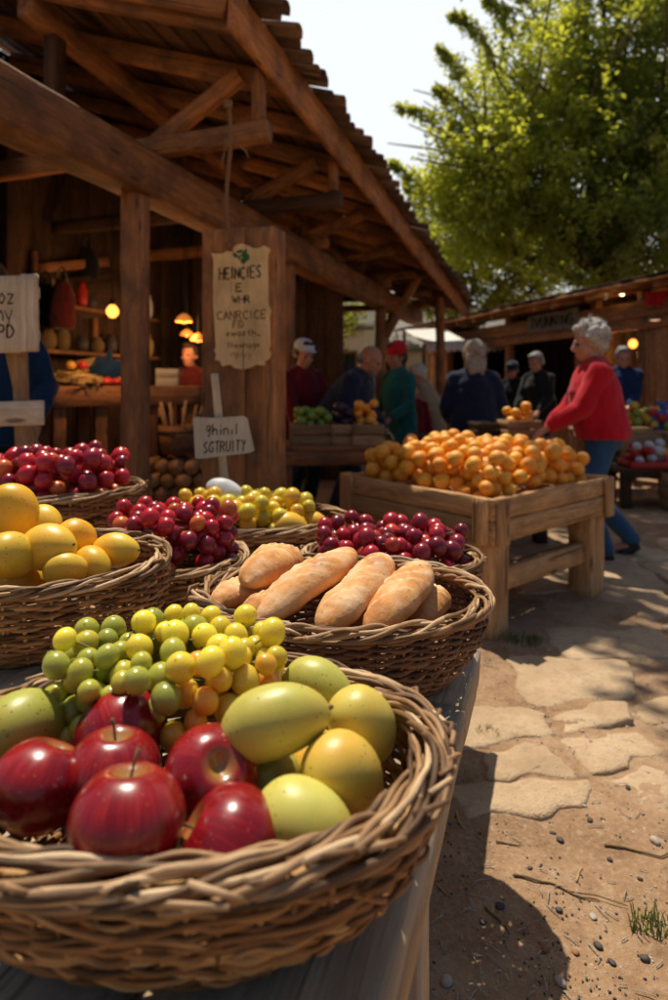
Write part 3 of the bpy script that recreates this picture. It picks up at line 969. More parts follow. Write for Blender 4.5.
apple(at(113, 772, .590), .080, (R_(6), R_(-4), 0), 3.1, 'red apple peeping out behind the largest apple, stem upright')

def mango_mesh(seed):
    mb = MB(); segs = 28; rings = 20; verts = []; faces = []
    for i in range(rings + 1):
        t = i / rings; a = PI * t
        x = -.5 * math.cos(a)                       # along the fruit
        r = .40 * math.sin(a) ** .92 * (1 - .18 * (x + .1)) if 0 < t < 1 else .0015
        bend = .05 * math.sin(PI * t) - .04 * (x + .5) ** 3
        for k in range(segs):
            b = 2 * PI * k / segs
            p = V((x, r * math.cos(b) * .93, r * math.sin(b) + bend))
            p *= 1 + .03 * noise.noise(p * 3 + V((seed * 5, 0, 0)))
            verts.append(p * .1)
    for i in range(rings):
        for k in range(segs):
            k2 = (k + 1) % segs
            faces.append((i * segs + k, i * segs + k2, (i + 1) * segs + k2, (i + 1) * segs + k))
    faces.append(tuple(range(segs))[::-1]); faces.append(tuple(rings * segs + k for k in range(segs)))
    mb.add(verts, faces)
    e = V(verts[rings * segs]); st = MB()
    tube(st, [V((.047, 0, -.001)), V((.0505, 0, -.001)), V((.053, 0, 0))], [.0035, .003, .002], 7)
    return mb, st
MG = []
for s in range(3):
    a, b = mango_mesh(s + 1); MG.append((a.build('mango', M_MANGO), b.build('stem_end', M_STEM)))
used = set()
def mango(p, L, wd, rot, col, label, group, v=0, nm='mango'):
    a, b = MG[v]
    if v in used:
        a = a.copy(); b = b.copy(); COL.objects.link(a); COL.objects.link(b)
    used.add(v)
    b.parent = a
    a.name = nm
    a.location = p; a.scale = (L / .1, wd / .08, wd / .08); a.rotation_euler = rot; a.color = (*col, 1)
    tag(a, label, nm, group)
GR = (.50, .48, .095); YG = (.60, .54, .11); YL = (.68, .48, .075); OL = (.40, .42, .075)
g = 'green and yellow mangoes in the front basket'
mango(at(276, 724, .605), .108, .068, (0, R_(-14), R_(8)), GR, 'green mango lying sideways at the middle of the front basket, tip to the right', g, 0)
mango(at(361, 727, .665), .088, .070, (R_(20), R_(55), R_(20)), YG, 'green mango leaning on the right inner wall of the front basket', g, 1)
mango(at(343, 781, .588), .096, .073, (R_(0), R_(48), R_(35)), YL, 'speckled yellow mango standing at the right of the front basket', g, 2)
mango(at(303, 831, .535), .094, .074, (0, R_(14), R_(-10)), YG, 'pale green mango at the front right rim, next to the front apple', g, 0)
mango(at(318, 688, .735), .085, .062, (0, R_(10), R_(-20)), GR, 'green mango half hidden at the back of the front basket', g, 1)
mango(at(270, 782, .625), .080, .065, (0, R_(30), R_(60)), OL, 'dark green mango low between the apples and the yellow mango', g, 2)
mango(at(318, 765, .665), .080, .062, (0, 0, R_(80)), YL, 'yellow mango mostly hidden in the centre of the front basket', g, 0)
mango(at(24, 730, .655), .094, .076, (R_(10), R_(10), R_(60)), OL, 'round green mango at the left edge of the front basket', g, 1)
g = 'yellow mangoes in the left basket'
YM = (.76, .46, .03); YM2 = (.72, .47, .04); YM3 = (.82, .54, .05)
mango(at(14, 516, 1.27), .135, .092, (0, R_(72), R_(20)), YM, 'upright tall yellow mango topping the left basket', g, 0)
mango(at(10, 558, 1.16), .105, .088, (0, R_(20), R_(70)), YM2, 'yellow mango at the front left rim, cut by the photo edge', g, 1)
mango(at(49, 549, 1.20), .112, .090, (0, R_(-14), R_(-15)), YM3, 'plump yellow mango at the front centre of the left basket', g, 2)
mango(at(76, 540, 1.27), .090, .075, (0, R_(30), R_(40)), YM, 'small yellow mango between the plump one and the rightmost one', g, 0)
mango(at(116, 552, 1.26), .098, .072, (0, R_(-8), R_(-10)), YM3, 'rightmost yellow mango lying along the rim of the left basket', g, 1)
mango(at(44, 524, 1.30), .085, .072, (0, R_(10), R_(-30)), YM3, 'yellow mango at the back beside the tall upright one', g, 2)
mango(at(92, 566, 1.21), .085, .068, (0, R_(10), R_(-35)), YM, 'yellow mango low at the front rim under the rightmost one', g, 0)
mango(at(66, 570, 1.17), .080, .06, (0, 0, R_(15)), YM2, 'yellow mango sunk at the front rim below the plump one', g, 1)
mango(at(-28, 545, 1.30), .110, .088, (0, R_(10), R_(40)), YM2, 'yellow mango at the far left of the left basket', g, 2)
mango(at(84, 578, 1.24), .1, .08, (0, 0, R_(75)), YM2, 'yellow mango deep inside the left basket under the others', g, 0)
mango(at(20, 585, 1.22), .1, .08, (0, 0, R_(35)), YM2, 'yellow mango buried at the front of the left basket', g, 1)

# ------------------------------------------------------------------ grapes
gm = MB(); ball(gm, (0, 0, 0), (.5, .5, .55), 18, 12)
ball(gm, (0, 0, .55), (.035, .035, .03), 6, 4)
gmesh_o = gm.build('grape', M_GRAPE_R); G_R = gmesh_o.data; bpy.data.objects.remove(gmesh_o)
G_Y = G_R.copy(); G_Y.materials.clear(); G_Y.materials.append(M_GRAPE_Y)
def cluster(pts, mesh, labels, color, group, seed, centers=None):
    """share the packed berries out between bunches, each with its own stalk"""
    r = random.Random(seed)
    k = len(labels)
    cs = centers or [pts[r.randrange(len(pts))][:2] for _ in range(k)]
    for _ in range(6):
        bins = [[] for _ in range(k)]
        for p in pts:
            i = min(range(k), key=lambda i: (p[0] - cs[i][0]) ** 2 + (p[1] - cs[i][1]) ** 2)
            bins[i].append(p)
        cs = [(sum(p[0] for p in b) / len(b), sum(p[1] for p in b) / len(b)) if b else cs[i] for i, b in enumerate(bins)]
    for b, lab in zip(bins, labels):
        if not b: continue
        c = V((sum(p[0] for p in b) / len(b), sum(p[1] for p in b) / len(b), min(p[2] for p in b) - .01))
        root = empty('grape_bunch', c, lab, 'grapes', group)
        for x, y, z, q in b[:100]:
            inst('grape', mesh, root, V((x, y, z)) - c, (r.uniform(-.9, .9), r.uniform(-.9, .9), r.random() * 6), (2 * q * .98,) * 3, color(x, y, z, r))
        mb = MB(); ctr = V((0, 0, .02))
        top = sorted(b, key=lambda p: -p[2])
        for x, y, z, q in b:
            e = V((x, y, z)) - c
            o = ctr.lerp(e, .35); o.z = max(o.z, e.z - q * 1.2)
            tube(mb, [o, o.lerp(e, .5) + V((r.uniform(-1, 1), r.uniform(-1, 1), .5)) * q * .25, e.lerp(o, .2) ], [.0016, .0013, .0016], 5)
        tube(mb, [ctr + V((-.06, -.03, .0)), ctr, ctr + V((.05, .04, .02))], [.0024, .003, .002], 6)
        mb.build('stalk', M_VINE, root)

r1 = random.Random(5)
def jit(c, r, k=.25):
    q = 1 + r.uniform(-k, k)
    return tuple(max(0, min(1, x * q)) for x in c)
def redcol(x, y, z, r):
    q = r.random()
    if q < .16: return jit((.66, .16, .03), r)
    if q < .6: return jit((.52, .014, .030), r)
    return jit((.30, .008, .030), r)
def darkred(x, y, z, r):
    q = r.random()
    if q < .12: return jit((.58, .06, .03), r)
    if q < .55: return jit((.42, .012, .028), r)
    return jit((.22, .008, .026), r)
# front basket: green on the left, yellow on top, amber towards the front right
cx, cy, ax, ay = -.192, .728, .131, .088
def fl(x, y):
    q = ((x - cx) / (ax * 1.05)) ** 2 + ((y - cy) / (ay * 1.05)) ** 2
    return .798 + .092 * max(0, 1 - q) + .018 * (x - cx) / ax * 0
pts = pack(108, lambda r: r.uniform(.0118, .0168), ell_sampler(cx, cy, ax, ay), fl, r1, lambda x, y: .0)
def fcol(x, y, z, r):
    if x > -.17 and y < .70 and z < .892: c = r.choice(((.82, .50, .05), (.80, .40, .045), (.82, .60, .06)))
    elif z > .898 - .10 * (x + .19) + r.uniform(-.010, .010): c = (.92, .78, .07)
    elif x > -.16 and y < .715: c = r.choice(((.82, .50, .05), (.80, .40, .045), (.82, .60, .06)))
    elif x > -.15: c = (.72, .60, .05)
    else: c = r.choice(((.36, .40, .06), (.46, .48, .06), (.62, .58, .06)))
    return jit(c, r, .15)
cluster(pts, G_Y, ['green grape bunch at the left in the front basket, behind the dark apple', 'yellow and amber grape bunch in the front basket, beside the green mango'], fcol, 'grape bunches in the front basket', 3, [(-.27, .72), (-.12, .72)])

def heap(c, rx, ry, zr, h, n, rad, mesh, col, labels, group, seed, sink=.03, centers=None):
    rr = random.Random(seed)
    def f(x, y):
        q = ((x - c[0]) / rx) ** 2 + ((y - c[1]) / ry) ** 2
        return zr - sink + h * max(0, 1 - q)
    p = pack(n, rad, ell_sampler(c[0], c[1], rx * .93, ry * .93), f, rr, tries=30)
    cluster(p, mesh, labels, col, group, seed, centers)
heap((-.42, 1.645), .165, .155, .755, .115, 92, lambda r: r.uniform(.019, .0245), G_R, redcol, ['red grape bunch tumbling over the right rim of the middle grape basket', 'red grape bunch on the left of the middle grape basket, against the mangoes'], 'red grape bunches in the middle basket', 31, .045, [(-.36, 1.6), (-.5, 1.66)])
heap((.150, 1.645), .20, .16, .755, .075, 92, lambda r: r.uniform(.018, .024), G_R, darkred, ['dark red grape bunch at the left behind the bread', 'dark red grape bunch at the right end behind the bread'], 'dark red grape bunches behind the bread', 33, .042, [(.05, 1.64), (.25, 1.64)])
heap((-.90, 2.03), .235, .19, .865, .105, 96, lambda r: r.uniform(.022, .031), G_R, redcol, ['red grape bunch at the left in the raised basket', 'rosy red grape bunch at the right in the raised basket'], 'red grape bunches in the raised basket', 35, .05, [(-1.0, 2.03), (-.8, 2.03)])
def ycol(x, y, z, r): return jit(r.choice(((.80, .62, .05), (.72, .60, .05), (.82, .52, .045))), r, .15)
heap((-.29, 2.09), .23, .19, .758, .05, 88, lambda r: r.uniform(.021, .028), G_Y, ycol, ['yellow grape bunch at the left of the wide flat basket', 'yellow grape bunch at the centre of the wide flat basket'], 'yellow grape bunches in the flat basket', 37, .04, [(-.42, 2.1), (-.2, 2.1)])
g = 'small mangoes in the yellow grape basket'
mango(at(290, 528, 1.96), .12, .09, (0, R_(10), R_(20)), YM3, 'small yellow mango in the flat basket beside the yellow grapes', g, 2)
mango(at(312, 524, 2.05), .11, .08, (0, R_(-10), R_(-30)), YM, 'rightmost small yellow mango in the flat grape basket', g, 0)
mango(at(302, 514, 2.15), .11, .08, (0, R_(-10), R_(60)), YM2, 'small yellow mango at the back of the flat grape basket', g, 1)
mb = MB(); ball(mb, (0, 0, 0), (.075, .045, .043), 20, 14, lump=.1, seed=3)
tube(mb, [(.072, 0, 0), (.082, 0, .004), (.088, .002, .010)], [.007, .005, .004], 7)
o = mb.build('gourd', M_WHITE); o.location = at(226, 492, 2.17); o.rotation_euler = (0, R_(25), R_(-10))
tag(o, 'smooth white gourd on top of the yellow grapes', 'gourd')

# ------------------------------------------------------------------ bread
def loaf_mesh(seed, fat):
    r = random.Random(seed)
    mb = MB(); segs = 26; rings = 34; verts = []; faces = []; grain = []; tints = []
    scars = [-.24 + .16 * k + r.uniform(-.02, .02) for k in range(4)]
    for i in range(rings + 1):
        t = i / rings; x = -.5 + t
        e = max(0.0, 1 - abs(2 * x) ** 2.9) ** .5
        for k in range(segs):
            b = 2 * PI * k / segs
            y = math.cos(b); z = math.sin(b)
            p = V((x, y * fat * e, (z if z > 0 else z * .75) * fat * .86 * e))
            n = noise.noise(p * 5 + V((seed * 7, 0, 0))) * .05 + noise.noise(p * 16 + V((seed, 3, 0))) * .018
            p.y *= 1 + n * 1.6; p.z *= 1 + n * 1.6
            p.z += .03 * math.sin((x + .5) * PI) + .012 * math.sin(x * 9 + seed); p.y += .025 * math.sin(x * 5 + seed * 2)
            tn = 0
            if z > .25:
                for s in scars:
                    d = abs((x + .22 * y) - s)
                    w_ = .035 * min(1, (z - .25) * 1.8)
                    if d < w_ + 1e-6:
                        tn = max(tn, 1 - d / w_); 
                        p.z += .012 * math.cos(d / max(w_, .001) * PI) * min(1, (z - .25) * 2)
            verts.append(p * .2); tints.append(tn); grain.append(tuple(p * .2))
    for i in range(rings):
        for k in range(segs):
            k2 = (k + 1) % segs
            faces.append((i * segs + k, i * segs + k2, (i + 1) * segs + k2, (i + 1) * segs + k))
    faces.append(tuple(range(segs))[::-1]); faces.append(tuple(rings * segs + k for k in range(segs)))
    mb.add(verts, faces, grain); mb.t = tints
    return mb.build('bread_loaf', M_BREAD)
LO = [loaf_mesh(2, .14), loaf_mesh(5, .15), loaf_mesh(9, .17)]
lused = set()
def loaf(near, far, L, wd, label, v, roll=0):
    a = at(*near); b = at(*far)
    d = b - a
    o = LO[v]
    if v in lused:
        o = o.copy(); COL.objects.link(o)
    lused.add(v)
    fat = (.14, .15, .17)[v] * .4
    o.location = (a + b) / 2
    q = d.to_track_quat('X', 'Z')
    o.rotation_mode = 'QUATERNION'; o.rotation_quaternion = q @ Quaternion((1, 0, 0), roll)
    o.scale = (L / .2, wd / fat, wd / fat)
    tag(o, label, 'bread', 'bread loaves in the basket')
loaf((266, 617, .95), (348, 556, 1.14), .27, .069, 'longest bread loaf, second from the left in front', 0)
loaf((334, 626, .94), (380, 566, 1.10), .235, .072, 'middle bread loaf with floury top and slashes', 1)
loaf((376, 625, .95), (424, 573, 1.10), .225, .072, 'wide bread loaf at the right of the basket front', 2)
loaf((253, 578, 1.05), (292, 560, 1.20), .200, .082, 'thick brown bread loaf on top at the left, blunt end forward', 2)
loaf((226, 604, 1.04), (262, 585, 1.18), .190, .066, 'bread loaf at the far left of the bread basket', 1)
loaf((424, 618, 1.03), (432, 598, 1.15), .150, .066, 'short bread loaf tucked at the right rim of the basket', 0)
loaf((258, 616, .965), (292, 600, 1.06), .160, .062, 'bread loaf lying low at the front left under the longest one', 1)
loaf((330, 632, 1.04), (360, 600, 1.20), .200, .085, 'bread loaf buried beneath the middle loaf', 2)
loaf((390, 630, 1.04), (410, 604, 1.18), .180, .085, 'bread loaf buried beneath the wide loaf', 0)

# ------------------------------------------------------------------ bench and the lower table behind it
EU = 1.214; EV = -.121
root = empty('plank_bench', uv(.7, -.5), 'weathered plank bench under the front baskets', 'bench')
r_inv = root.location.copy()
def loc(p): return p - r_inv
for k in range(6):
    v1 = EV - k * .205; v0 = v1 - .2
    mb = MB()
    e = EU + (.0 if k == 0 else RNG.uniform(-.015, .012))
    th = .068
    # the edge board is two lengths butted end to end
    cuts = [(-.35, .985 - .0), (.990, e)] if k == 0 else [(-.35, e)]
    for (a, b) in cuts:
        beam(mb, loc(uv(a, (v0 + v1) / 2, BENCH_Z - th / 2 - (.004 if k else 0))), loc(uv(b, (v0 + v1) / 2, BENCH_Z - th / 2 - (.004 if k else 0))), .2, th, ch=.007, rough=.004, seg=26)
    mb.build('plank', W_BENCH, root)
for (a, b) in ((EU - .16, EV - .12), (EU - .16, EV - 1.1), (-.25, EV - .12), (-.25, EV - 1.1)):
    mb = MB(); beam(mb, loc(uv(a, b, 0)), loc(uv(a, b, BENCH_Z - .072)), .09, .09, up=U2, ch=.008); mb.build('leg', W_BENCH, root)
for a in (EU - .16, -.25):
    mb = MB(); beam(mb, loc(uv(a, EV - .06, BENCH_Z - .13)), loc(uv(a, EV - 1.15, BENCH_Z - .13)), .045, .10, ch=.006); mb.build('crossbar', W_BENCH, root)

root = empty('display_table', uv(1.75, -1.1), 'low plank table behind the bench carrying the grape baskets', 'table')
r_inv = root.location.copy()
for k in range(6):
    v1 = -.30 - k * .252; v0 = v1 - .246
    mb = MB(); beam(mb, loc(uv(1.235, (v0 + v1) / 2, LOW_Z - .025)), loc(uv(2.26, (v0 + v1) / 2, LOW_Z - .025)), .246, .05, rough=.003); mb.build('plank', W_BENCH, root)
for (a, b) in ((1.33, -.42), (1.33, -1.7), (2.16, -.42), (2.16, -1.7)):
    mb = MB(); beam(mb, loc(uv(a, b, 0)), loc(uv(a, b, LOW_Z - .053)), .08, .08, up=U2); mb.build('leg', W_BENCH, root)
for a in (1.33, 2.16):
    mb = MB(); beam(mb, loc(uv(a, -.35, LOW_Z - .10)), loc(uv(a, -1.77, LOW_Z - .10)), .04, .09); mb.build('crossbar', W_BENCH, root)

def crate(name, label, c, rotz, w_, d_, h, slats=3, group=None, mat=None, cat='crate', t=.012):
    mat = mat or W_CRATE
    root = empty(name, c, label, cat, group, rotz)
    gap = .008; sh = (h - gap * (slats - 1)) / slats
    for sx, sy in ((-1, -1), (1, -1), (1, 1), (-1, 1)):
        mb = MB(); beam(mb, (sx * (w_ / 2 - t * 1.6), sy * (d_ / 2 - t * 1.6), 0), (sx * (w_ / 2 - t * 1.6), sy * (d_ / 2 - t * 1.6), h), t * 1.8, t * 1.8, up=(1, 0, 0), seg=3, ch=.002); mb.build('corner_post', mat, root)
    for k in range(slats):
        z = sh / 2 + k * (sh + gap)
        for sy in (-1, 1):
            mb = MB(); beam(mb, (-w_ / 2, sy * (d_ / 2), z), (w_ / 2, sy * (d_ / 2), z), t, sh, ch=.002, seg=8, rough=.0015); mb.build('slat', mat, root)
        for sx in (-1, 1):
            mb = MB(); beam(mb, (sx * (w_ / 2 - t), -d_ / 2 + t * .6, z), (sx * (w_ / 2 - t), d_ / 2 - t * .6, z), t * .9, sh * .98, ch=.002, seg=8, rough=.0015); mb.build('slat', mat, root)
    mb = MB(); beam(mb, (0, -d_ / 2 + t, .006), (0, d_ / 2 - t, .006), w_ - t * 3.2, .008, ch=.002, seg=4); mb.build('bottom', mat, root)
    return root
crate('wooden_crate', 'low wooden crate propping up the raised grape basket', V((-.92, 2.03, LOW_Z)), R_(-19), .46, .40, .112, 2)
# ------------------------------------------------------------------ orange table
TC = V((.821, 3.662, 0)); TR = R_(40)
root = empty('crate_table', TC, 'heavy wooden crate table heaped with oranges', 'table', rotz=TR)
TX, TY, TZ = .56, .525, .67
for sx, sy in ((-1, -1), (1, -1), (1, 1), (-1, 1)):
    mb = MB(); x = sx * (TX - .088); y = sy * (TY - .088)
    beam(mb, (x, y, -.005), (x, y, .455), .155, .15, up=(0, 1, 0), ch=.012, rough=.004, seg=10, tint=.75)
    mb.build('leg', W_TABLE, root)
for k, (z, h) in enumerate(((.619, .100), (.512, .104))):
    for sy in (-1, 1):
        mb = MB(); beam(mb, (-TX - .004, sy * TY, z), (TX + .004, sy * TY, z), .034, h, ch=.006, rough=.004, seg=26); mb.build('side_board', W_TABLE, root)
    for sx in (-1, 1):
        mb = MB(); beam(mb, (sx * (TX - .017), -TY + .019, z), (sx * (TX - .017), TY - .019, z), .034, h, ch=.006, rough=.004, seg=26); mb.build('side_board', W_TABLE, root)
for sx, sy in ((-1, -1), (1, -1), (1, 1), (-1, 1)):
    mb = MB(); beam(mb, (sx * (TX - .05), sy * (TY + .031), .455), (sx * (TX - .05), sy * (TY + .031), .672), .085, .026, up=(0, 1, 0), ch=.005, seg=6); mb.build('corner_batten', W_TABLE, root)
    mb = MB(); beam(mb, (sx * (TX + .014), sy * (TY - .05), .455), (sx * (TX + .014), sy * (TY - .05), .668), .026, .085, up=(0, 1, 0), ch=.005, seg=6); mb.build('corner_batten', W_TABLE, root)
for k in range(6):
    mb = MB(); y = -TY + .105 + k * .168; beam(mb, (-TX + .036, y, .575), (TX - .036, y, .575), .16, .024, ch=.003, seg=10); mb.build('table_board', W_TABLE, root)
for sy in (-1, 1):
    mb = MB(); beam(mb, (-TX + .168, sy * (TY - .088), .245), (TX - .168, sy * (TY - .088), .245), .07, .115, ch=.008, rough=.003, seg=14); mb.build('stretcher', W_TABLE, root)
mb = MB(); beam(mb, (-TX + .09, -TY + .166, .245), (-TX + .09, TY - .166, .245), .07, .105, ch=.008, seg=14); mb.build('stretcher', W_TABLE, root)

mb = MB(); prof = []
for i in range(17):
    t = PI * i / 16; z = -math.cos(t) * .47; r = math.sin(t) * .5
    if z > .3: z -= .05 * math.exp(-(r / .09) ** 2)
    prof.append((max(r, .002), z))
lathe(mb, prof, 24)
t_ = mb.build('orange', M_ORANGE); G_O = t_.data; bpy.data.objects.remove(t_)
rr = random.Random(12)
def oflo(x, y):
    q = max(abs(x) / .60, abs(y) / .56)
    q2 = math.sqrt((x / .60) ** 2 + (y / .57) ** 2)
    return .600 + .17 * max(0, 1 - q2) ** .8
def osamp(r): return r.uniform(-TX + .088, TX - .088), r.uniform(-TY + .088, TY - .088)
M4 = Matrix.Translation(TC) @ Matrix.Rotation(TR, 4, 'Z')
for x, y, z, q in pack(265, lambda r: r.uniform(.035, .047), osamp, oflo, rr, lambda x, y: .12 * math.hypot(x, y), tries=24):
    c = rr.choice(((1, 1, 1), (1, .9, .8), (1, 1.0, .9), (.95, .78, .6), (1, 1.1, 1.1)))
    tag(inst('orange', G_O, None, M4 @ V((x, y, z)), (rr.random() * 6, rr.random() * 6, rr.random() * 6), (2 * q,) * 3, c), 'ripe orange in the sunlit heap on the heavy crate table', 'orange', 'oranges heaped on the crate table')

# ------------------------------------------------------------------ the market shed
SB = uv(6, -3)
shed = empty('market_shed', SB, 'open timber market shed with sagging tiled roof on the left', 'shed')
def L(p): return V(p) - SB
def eave(u):
    t = (u - 2.65) / 9
    return -1.51 + .09 * t, 3.2 - .55 * t
def rf(u, v, d=0.0):
    ev, ez = eave(u)
    return L(uv(u, v, ez + .35 * (ev - v) + d))
UA, UB = 2.84, 11.7
RN = (V2 * .33 + V((0, 0, .944))).normalized()
# main beam, posts
mb = MB(); beam(mb, L(uv(1.2, -2.27, 2.4375)), L(uv(UB - .3, -2.27, 2.4375)), .22, .265, ch=.015, rough=.008, seg=60); mb.build('main_beam', W_BEAM, shed)
for u, v, w_, zt in ((3.07, -2.27, .132, 2.30), (5.3, -2.27, .13, 2.30), (8.75, -2.27, .14, 2.30), (10.5, -1.70, .14, 2.62), (1.3, -2.27, .17, 2.30)):
    mb = MB(); beam(mb, L(uv(u, v, 0)), L(uv(u, v, zt - .002)), w_, w_ * .95, up=U2, ch=.014, rough=.007, seg=30); mb.build('post', W_POST, shed)
for u in (4.0, 7.0, 10.2):
    mb = MB(); beam(mb, L(uv(u, -4.2, 0)), L(uv(u, -4.2, 3.8)), .15, .15, up=U2, ch=.01, seg=14); mb.build('post', W_DARK, shed)
# braces at posts
for a, b in (((8.75, -2.27, 1.75), (9.5, -2.27, 2.31)), ((8.75, -2.2, 1.9), (8.75, -1.72, 2.75)), ((10.5, -1.70, 2.1), (9.9, -1.6, 2.62))):
    mb = MB(); beam(mb, L(uv(*a)), L(uv(*b)), .09, .11, ch=.008, seg=8); mb.build('brace', W_POST, shed)
# joists across the beam, rafters, braces
u = 3.25; k = 0
while u < UB - .3:
    ev, ez = eave(u)
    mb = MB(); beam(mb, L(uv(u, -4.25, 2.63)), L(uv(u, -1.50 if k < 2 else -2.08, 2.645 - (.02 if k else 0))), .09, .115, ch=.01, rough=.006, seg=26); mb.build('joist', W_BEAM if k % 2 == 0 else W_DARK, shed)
    if k < 2:
        mb = MB(); beam(mb, L(uv(u, -1.565, 2.703)), rf(u, -1.565, -.19), .07, .065, up=U2, ch=.008, seg=6); mb.build('hanger', W_BEAM, shed)
    mb = MB(); beam(mb, L(uv(u + .13, -2.35, 2.725)), rf(u + .13, -1.75, -.18), .08, .10, ch=.008, seg=8); mb.build('brace', W_BEAM, shed)
    mb = MB(); beam(mb, L(uv(u - .13, -2.9, 2.725)), rf(u - .13, -2.9, -.20), .10, .10, up=U2, ch=.008, seg=8); mb.build('strut', W_DARK, shed)
    u += 1.32; k += 1
u = UA + .08; k = 0
while u < UB:
    ev, ez = eave(u)
    mb = MB(); beam(mb, rf(u, -4.4, -.10), rf(u, ev - .05, -.10), .075, .13, up=RN, ch=.008, rough=.005, seg=26); mb.build('rafter', W_BEAM if k % 3 else W_POST, shed)
    u += .66; k += 1
for v in (-2.9,):
    mb = MB(); beam(mb, rf(UA + .05, v, -.24), rf(UB, v, -.24), .12, .13, ch=.008, seg=40); mb.build('purlin', W_BEAM, shed)
# deck boards (one boarded surface)
mb = MB(); v = -1.49; k = 0
while v > -4.5:
    beam(mb, rf(UA, v - .083 + .05 * 0, .0), rf(UB + .1, v - .083, .0), .158 if k % 4 else .150, .022, up=RN, ch=.003, rough=.006, seg=30)
    v -= .172; k += 1
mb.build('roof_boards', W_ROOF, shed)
# fascia along the eave and on the near verge
mb = MB(); beam(mb, rf(UA - .04, eave(UA)[0] + .01, -.09), rf(UB + .1, eave(UB)[0] + .01, -.09), .045, .24, ch=.007, rough=.006, seg=60); mb.build('fascia', W_BEAM, shed)
mb = MB(); beam(mb, rf(UA - .03, -4.5, -.06), rf(UA - .03, eave(UA)[0] - .02, -.06), .04, .17, up=RN, ch=.007, seg=20); mb.build('verge_board', W_BEAM, shed)
# barrel tiles
mb = MB(); rt = random.Random(4)
def tile(c, dwn, side, up, R, Ln, tl):
    seg = 7; vs = []; fs = []
    for e in (0, 1):
        for q in (R, R - .012):
            for k in range(seg + 1):
                a = PI * k / seg
                k2 = q * (1 - .12 * (1 - e))
                vs.append(c + dwn * (Ln * e) + side * (math.cos(a) * k2) + up * (math.sin(a) * k2 * .8 + (.014 if e else 0)))
    n = seg + 1
    for k in range(seg):
        fs += [(k, k + 1, 2 * n + k + 1, 2 * n + k), (n + k + 1, n + k, 3 * n + k, 3 * n + k + 1), (2 * n + k, 2 * n + k + 1, 3 * n + k + 1, 3 * n + k), (k + 1, k, n + k, n + k + 1)]
    fs += [(0, 2 * n, 3 * n, n), (n - 1, 2 * n - 1, 4 * n - 1, 3 * n - 1)]
    off = V((rt.random() * 30, rt.random() * 30, 0))
    mb.add(vs, fs, [tuple(p + off) for p in vs], rt.random())
u = UA + .02
while u < UB + .1:
    ev, ez = eave(u)
    for c in range(9):
        v = ev + .12 - (c + 1) * .37 + rt.uniform(-.025, .025)
        if c == 0: v += rt.uniform(-.05, .06)
        dn = (rf(u, v + .4) - rf(u, v)).normalized()
        dn = (dn + V((rt.uniform(-.05, .05), rt.uniform(-.05, .05), rt.uniform(-.03, .03)))).normalized()
        tile(rf(u, v, .022 + rt.uniform(0, .012)), dn, U2, RN, .062 + rt.uniform(-.007, .007), .43, 0)
    u += .117
mb.build('roof_tiles', M_TILE, shed)
# walls
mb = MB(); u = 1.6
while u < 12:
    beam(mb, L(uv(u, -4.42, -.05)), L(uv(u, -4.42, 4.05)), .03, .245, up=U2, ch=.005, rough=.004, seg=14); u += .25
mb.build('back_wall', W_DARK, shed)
mb = MB(); v = -4.3  # unseen near end wall, added to keep daylight out of the shed
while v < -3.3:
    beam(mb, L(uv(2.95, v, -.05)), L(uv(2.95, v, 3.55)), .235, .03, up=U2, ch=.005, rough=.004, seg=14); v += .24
mb.build('added_end_wall', W_DARK, shed)
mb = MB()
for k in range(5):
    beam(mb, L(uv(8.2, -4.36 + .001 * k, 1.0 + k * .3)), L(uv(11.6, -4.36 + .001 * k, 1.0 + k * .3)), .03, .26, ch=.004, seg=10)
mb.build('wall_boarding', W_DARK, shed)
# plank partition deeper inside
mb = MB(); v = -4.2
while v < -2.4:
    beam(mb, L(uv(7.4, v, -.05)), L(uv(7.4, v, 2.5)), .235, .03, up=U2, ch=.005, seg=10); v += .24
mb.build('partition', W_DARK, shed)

# the broad plank pillar with the hanging sign
PC = V((-.488, 3.206, 0))
root = empty('plank_pillar', PC, 'broad upright plank pillar carrying the scroll sign', 'pillar')
for k, (a, b) in enumerate(((-.22, .035), (.037, .2))):
    mb = MB(); c = V2 * ((a + b) / 2) + U2 * .075
    beam(mb, c + V((0, 0, -.02)), c + V((0, 0, 2.004 - .006 * k)), b - a, .15, up=U2, ch=.009, rough=.004, seg=36, tint=.8 - .15 * k); mb.build('plank', W_BEAM, root)
mb = MB(); beam(mb, V2 * -.15 + U2 * .19 + V((0, 0, .8)), V2 * .14 + U2 * .19 + V((0, 0, .8)), .06, .1); mb.build('crossbar', W_POST, root)

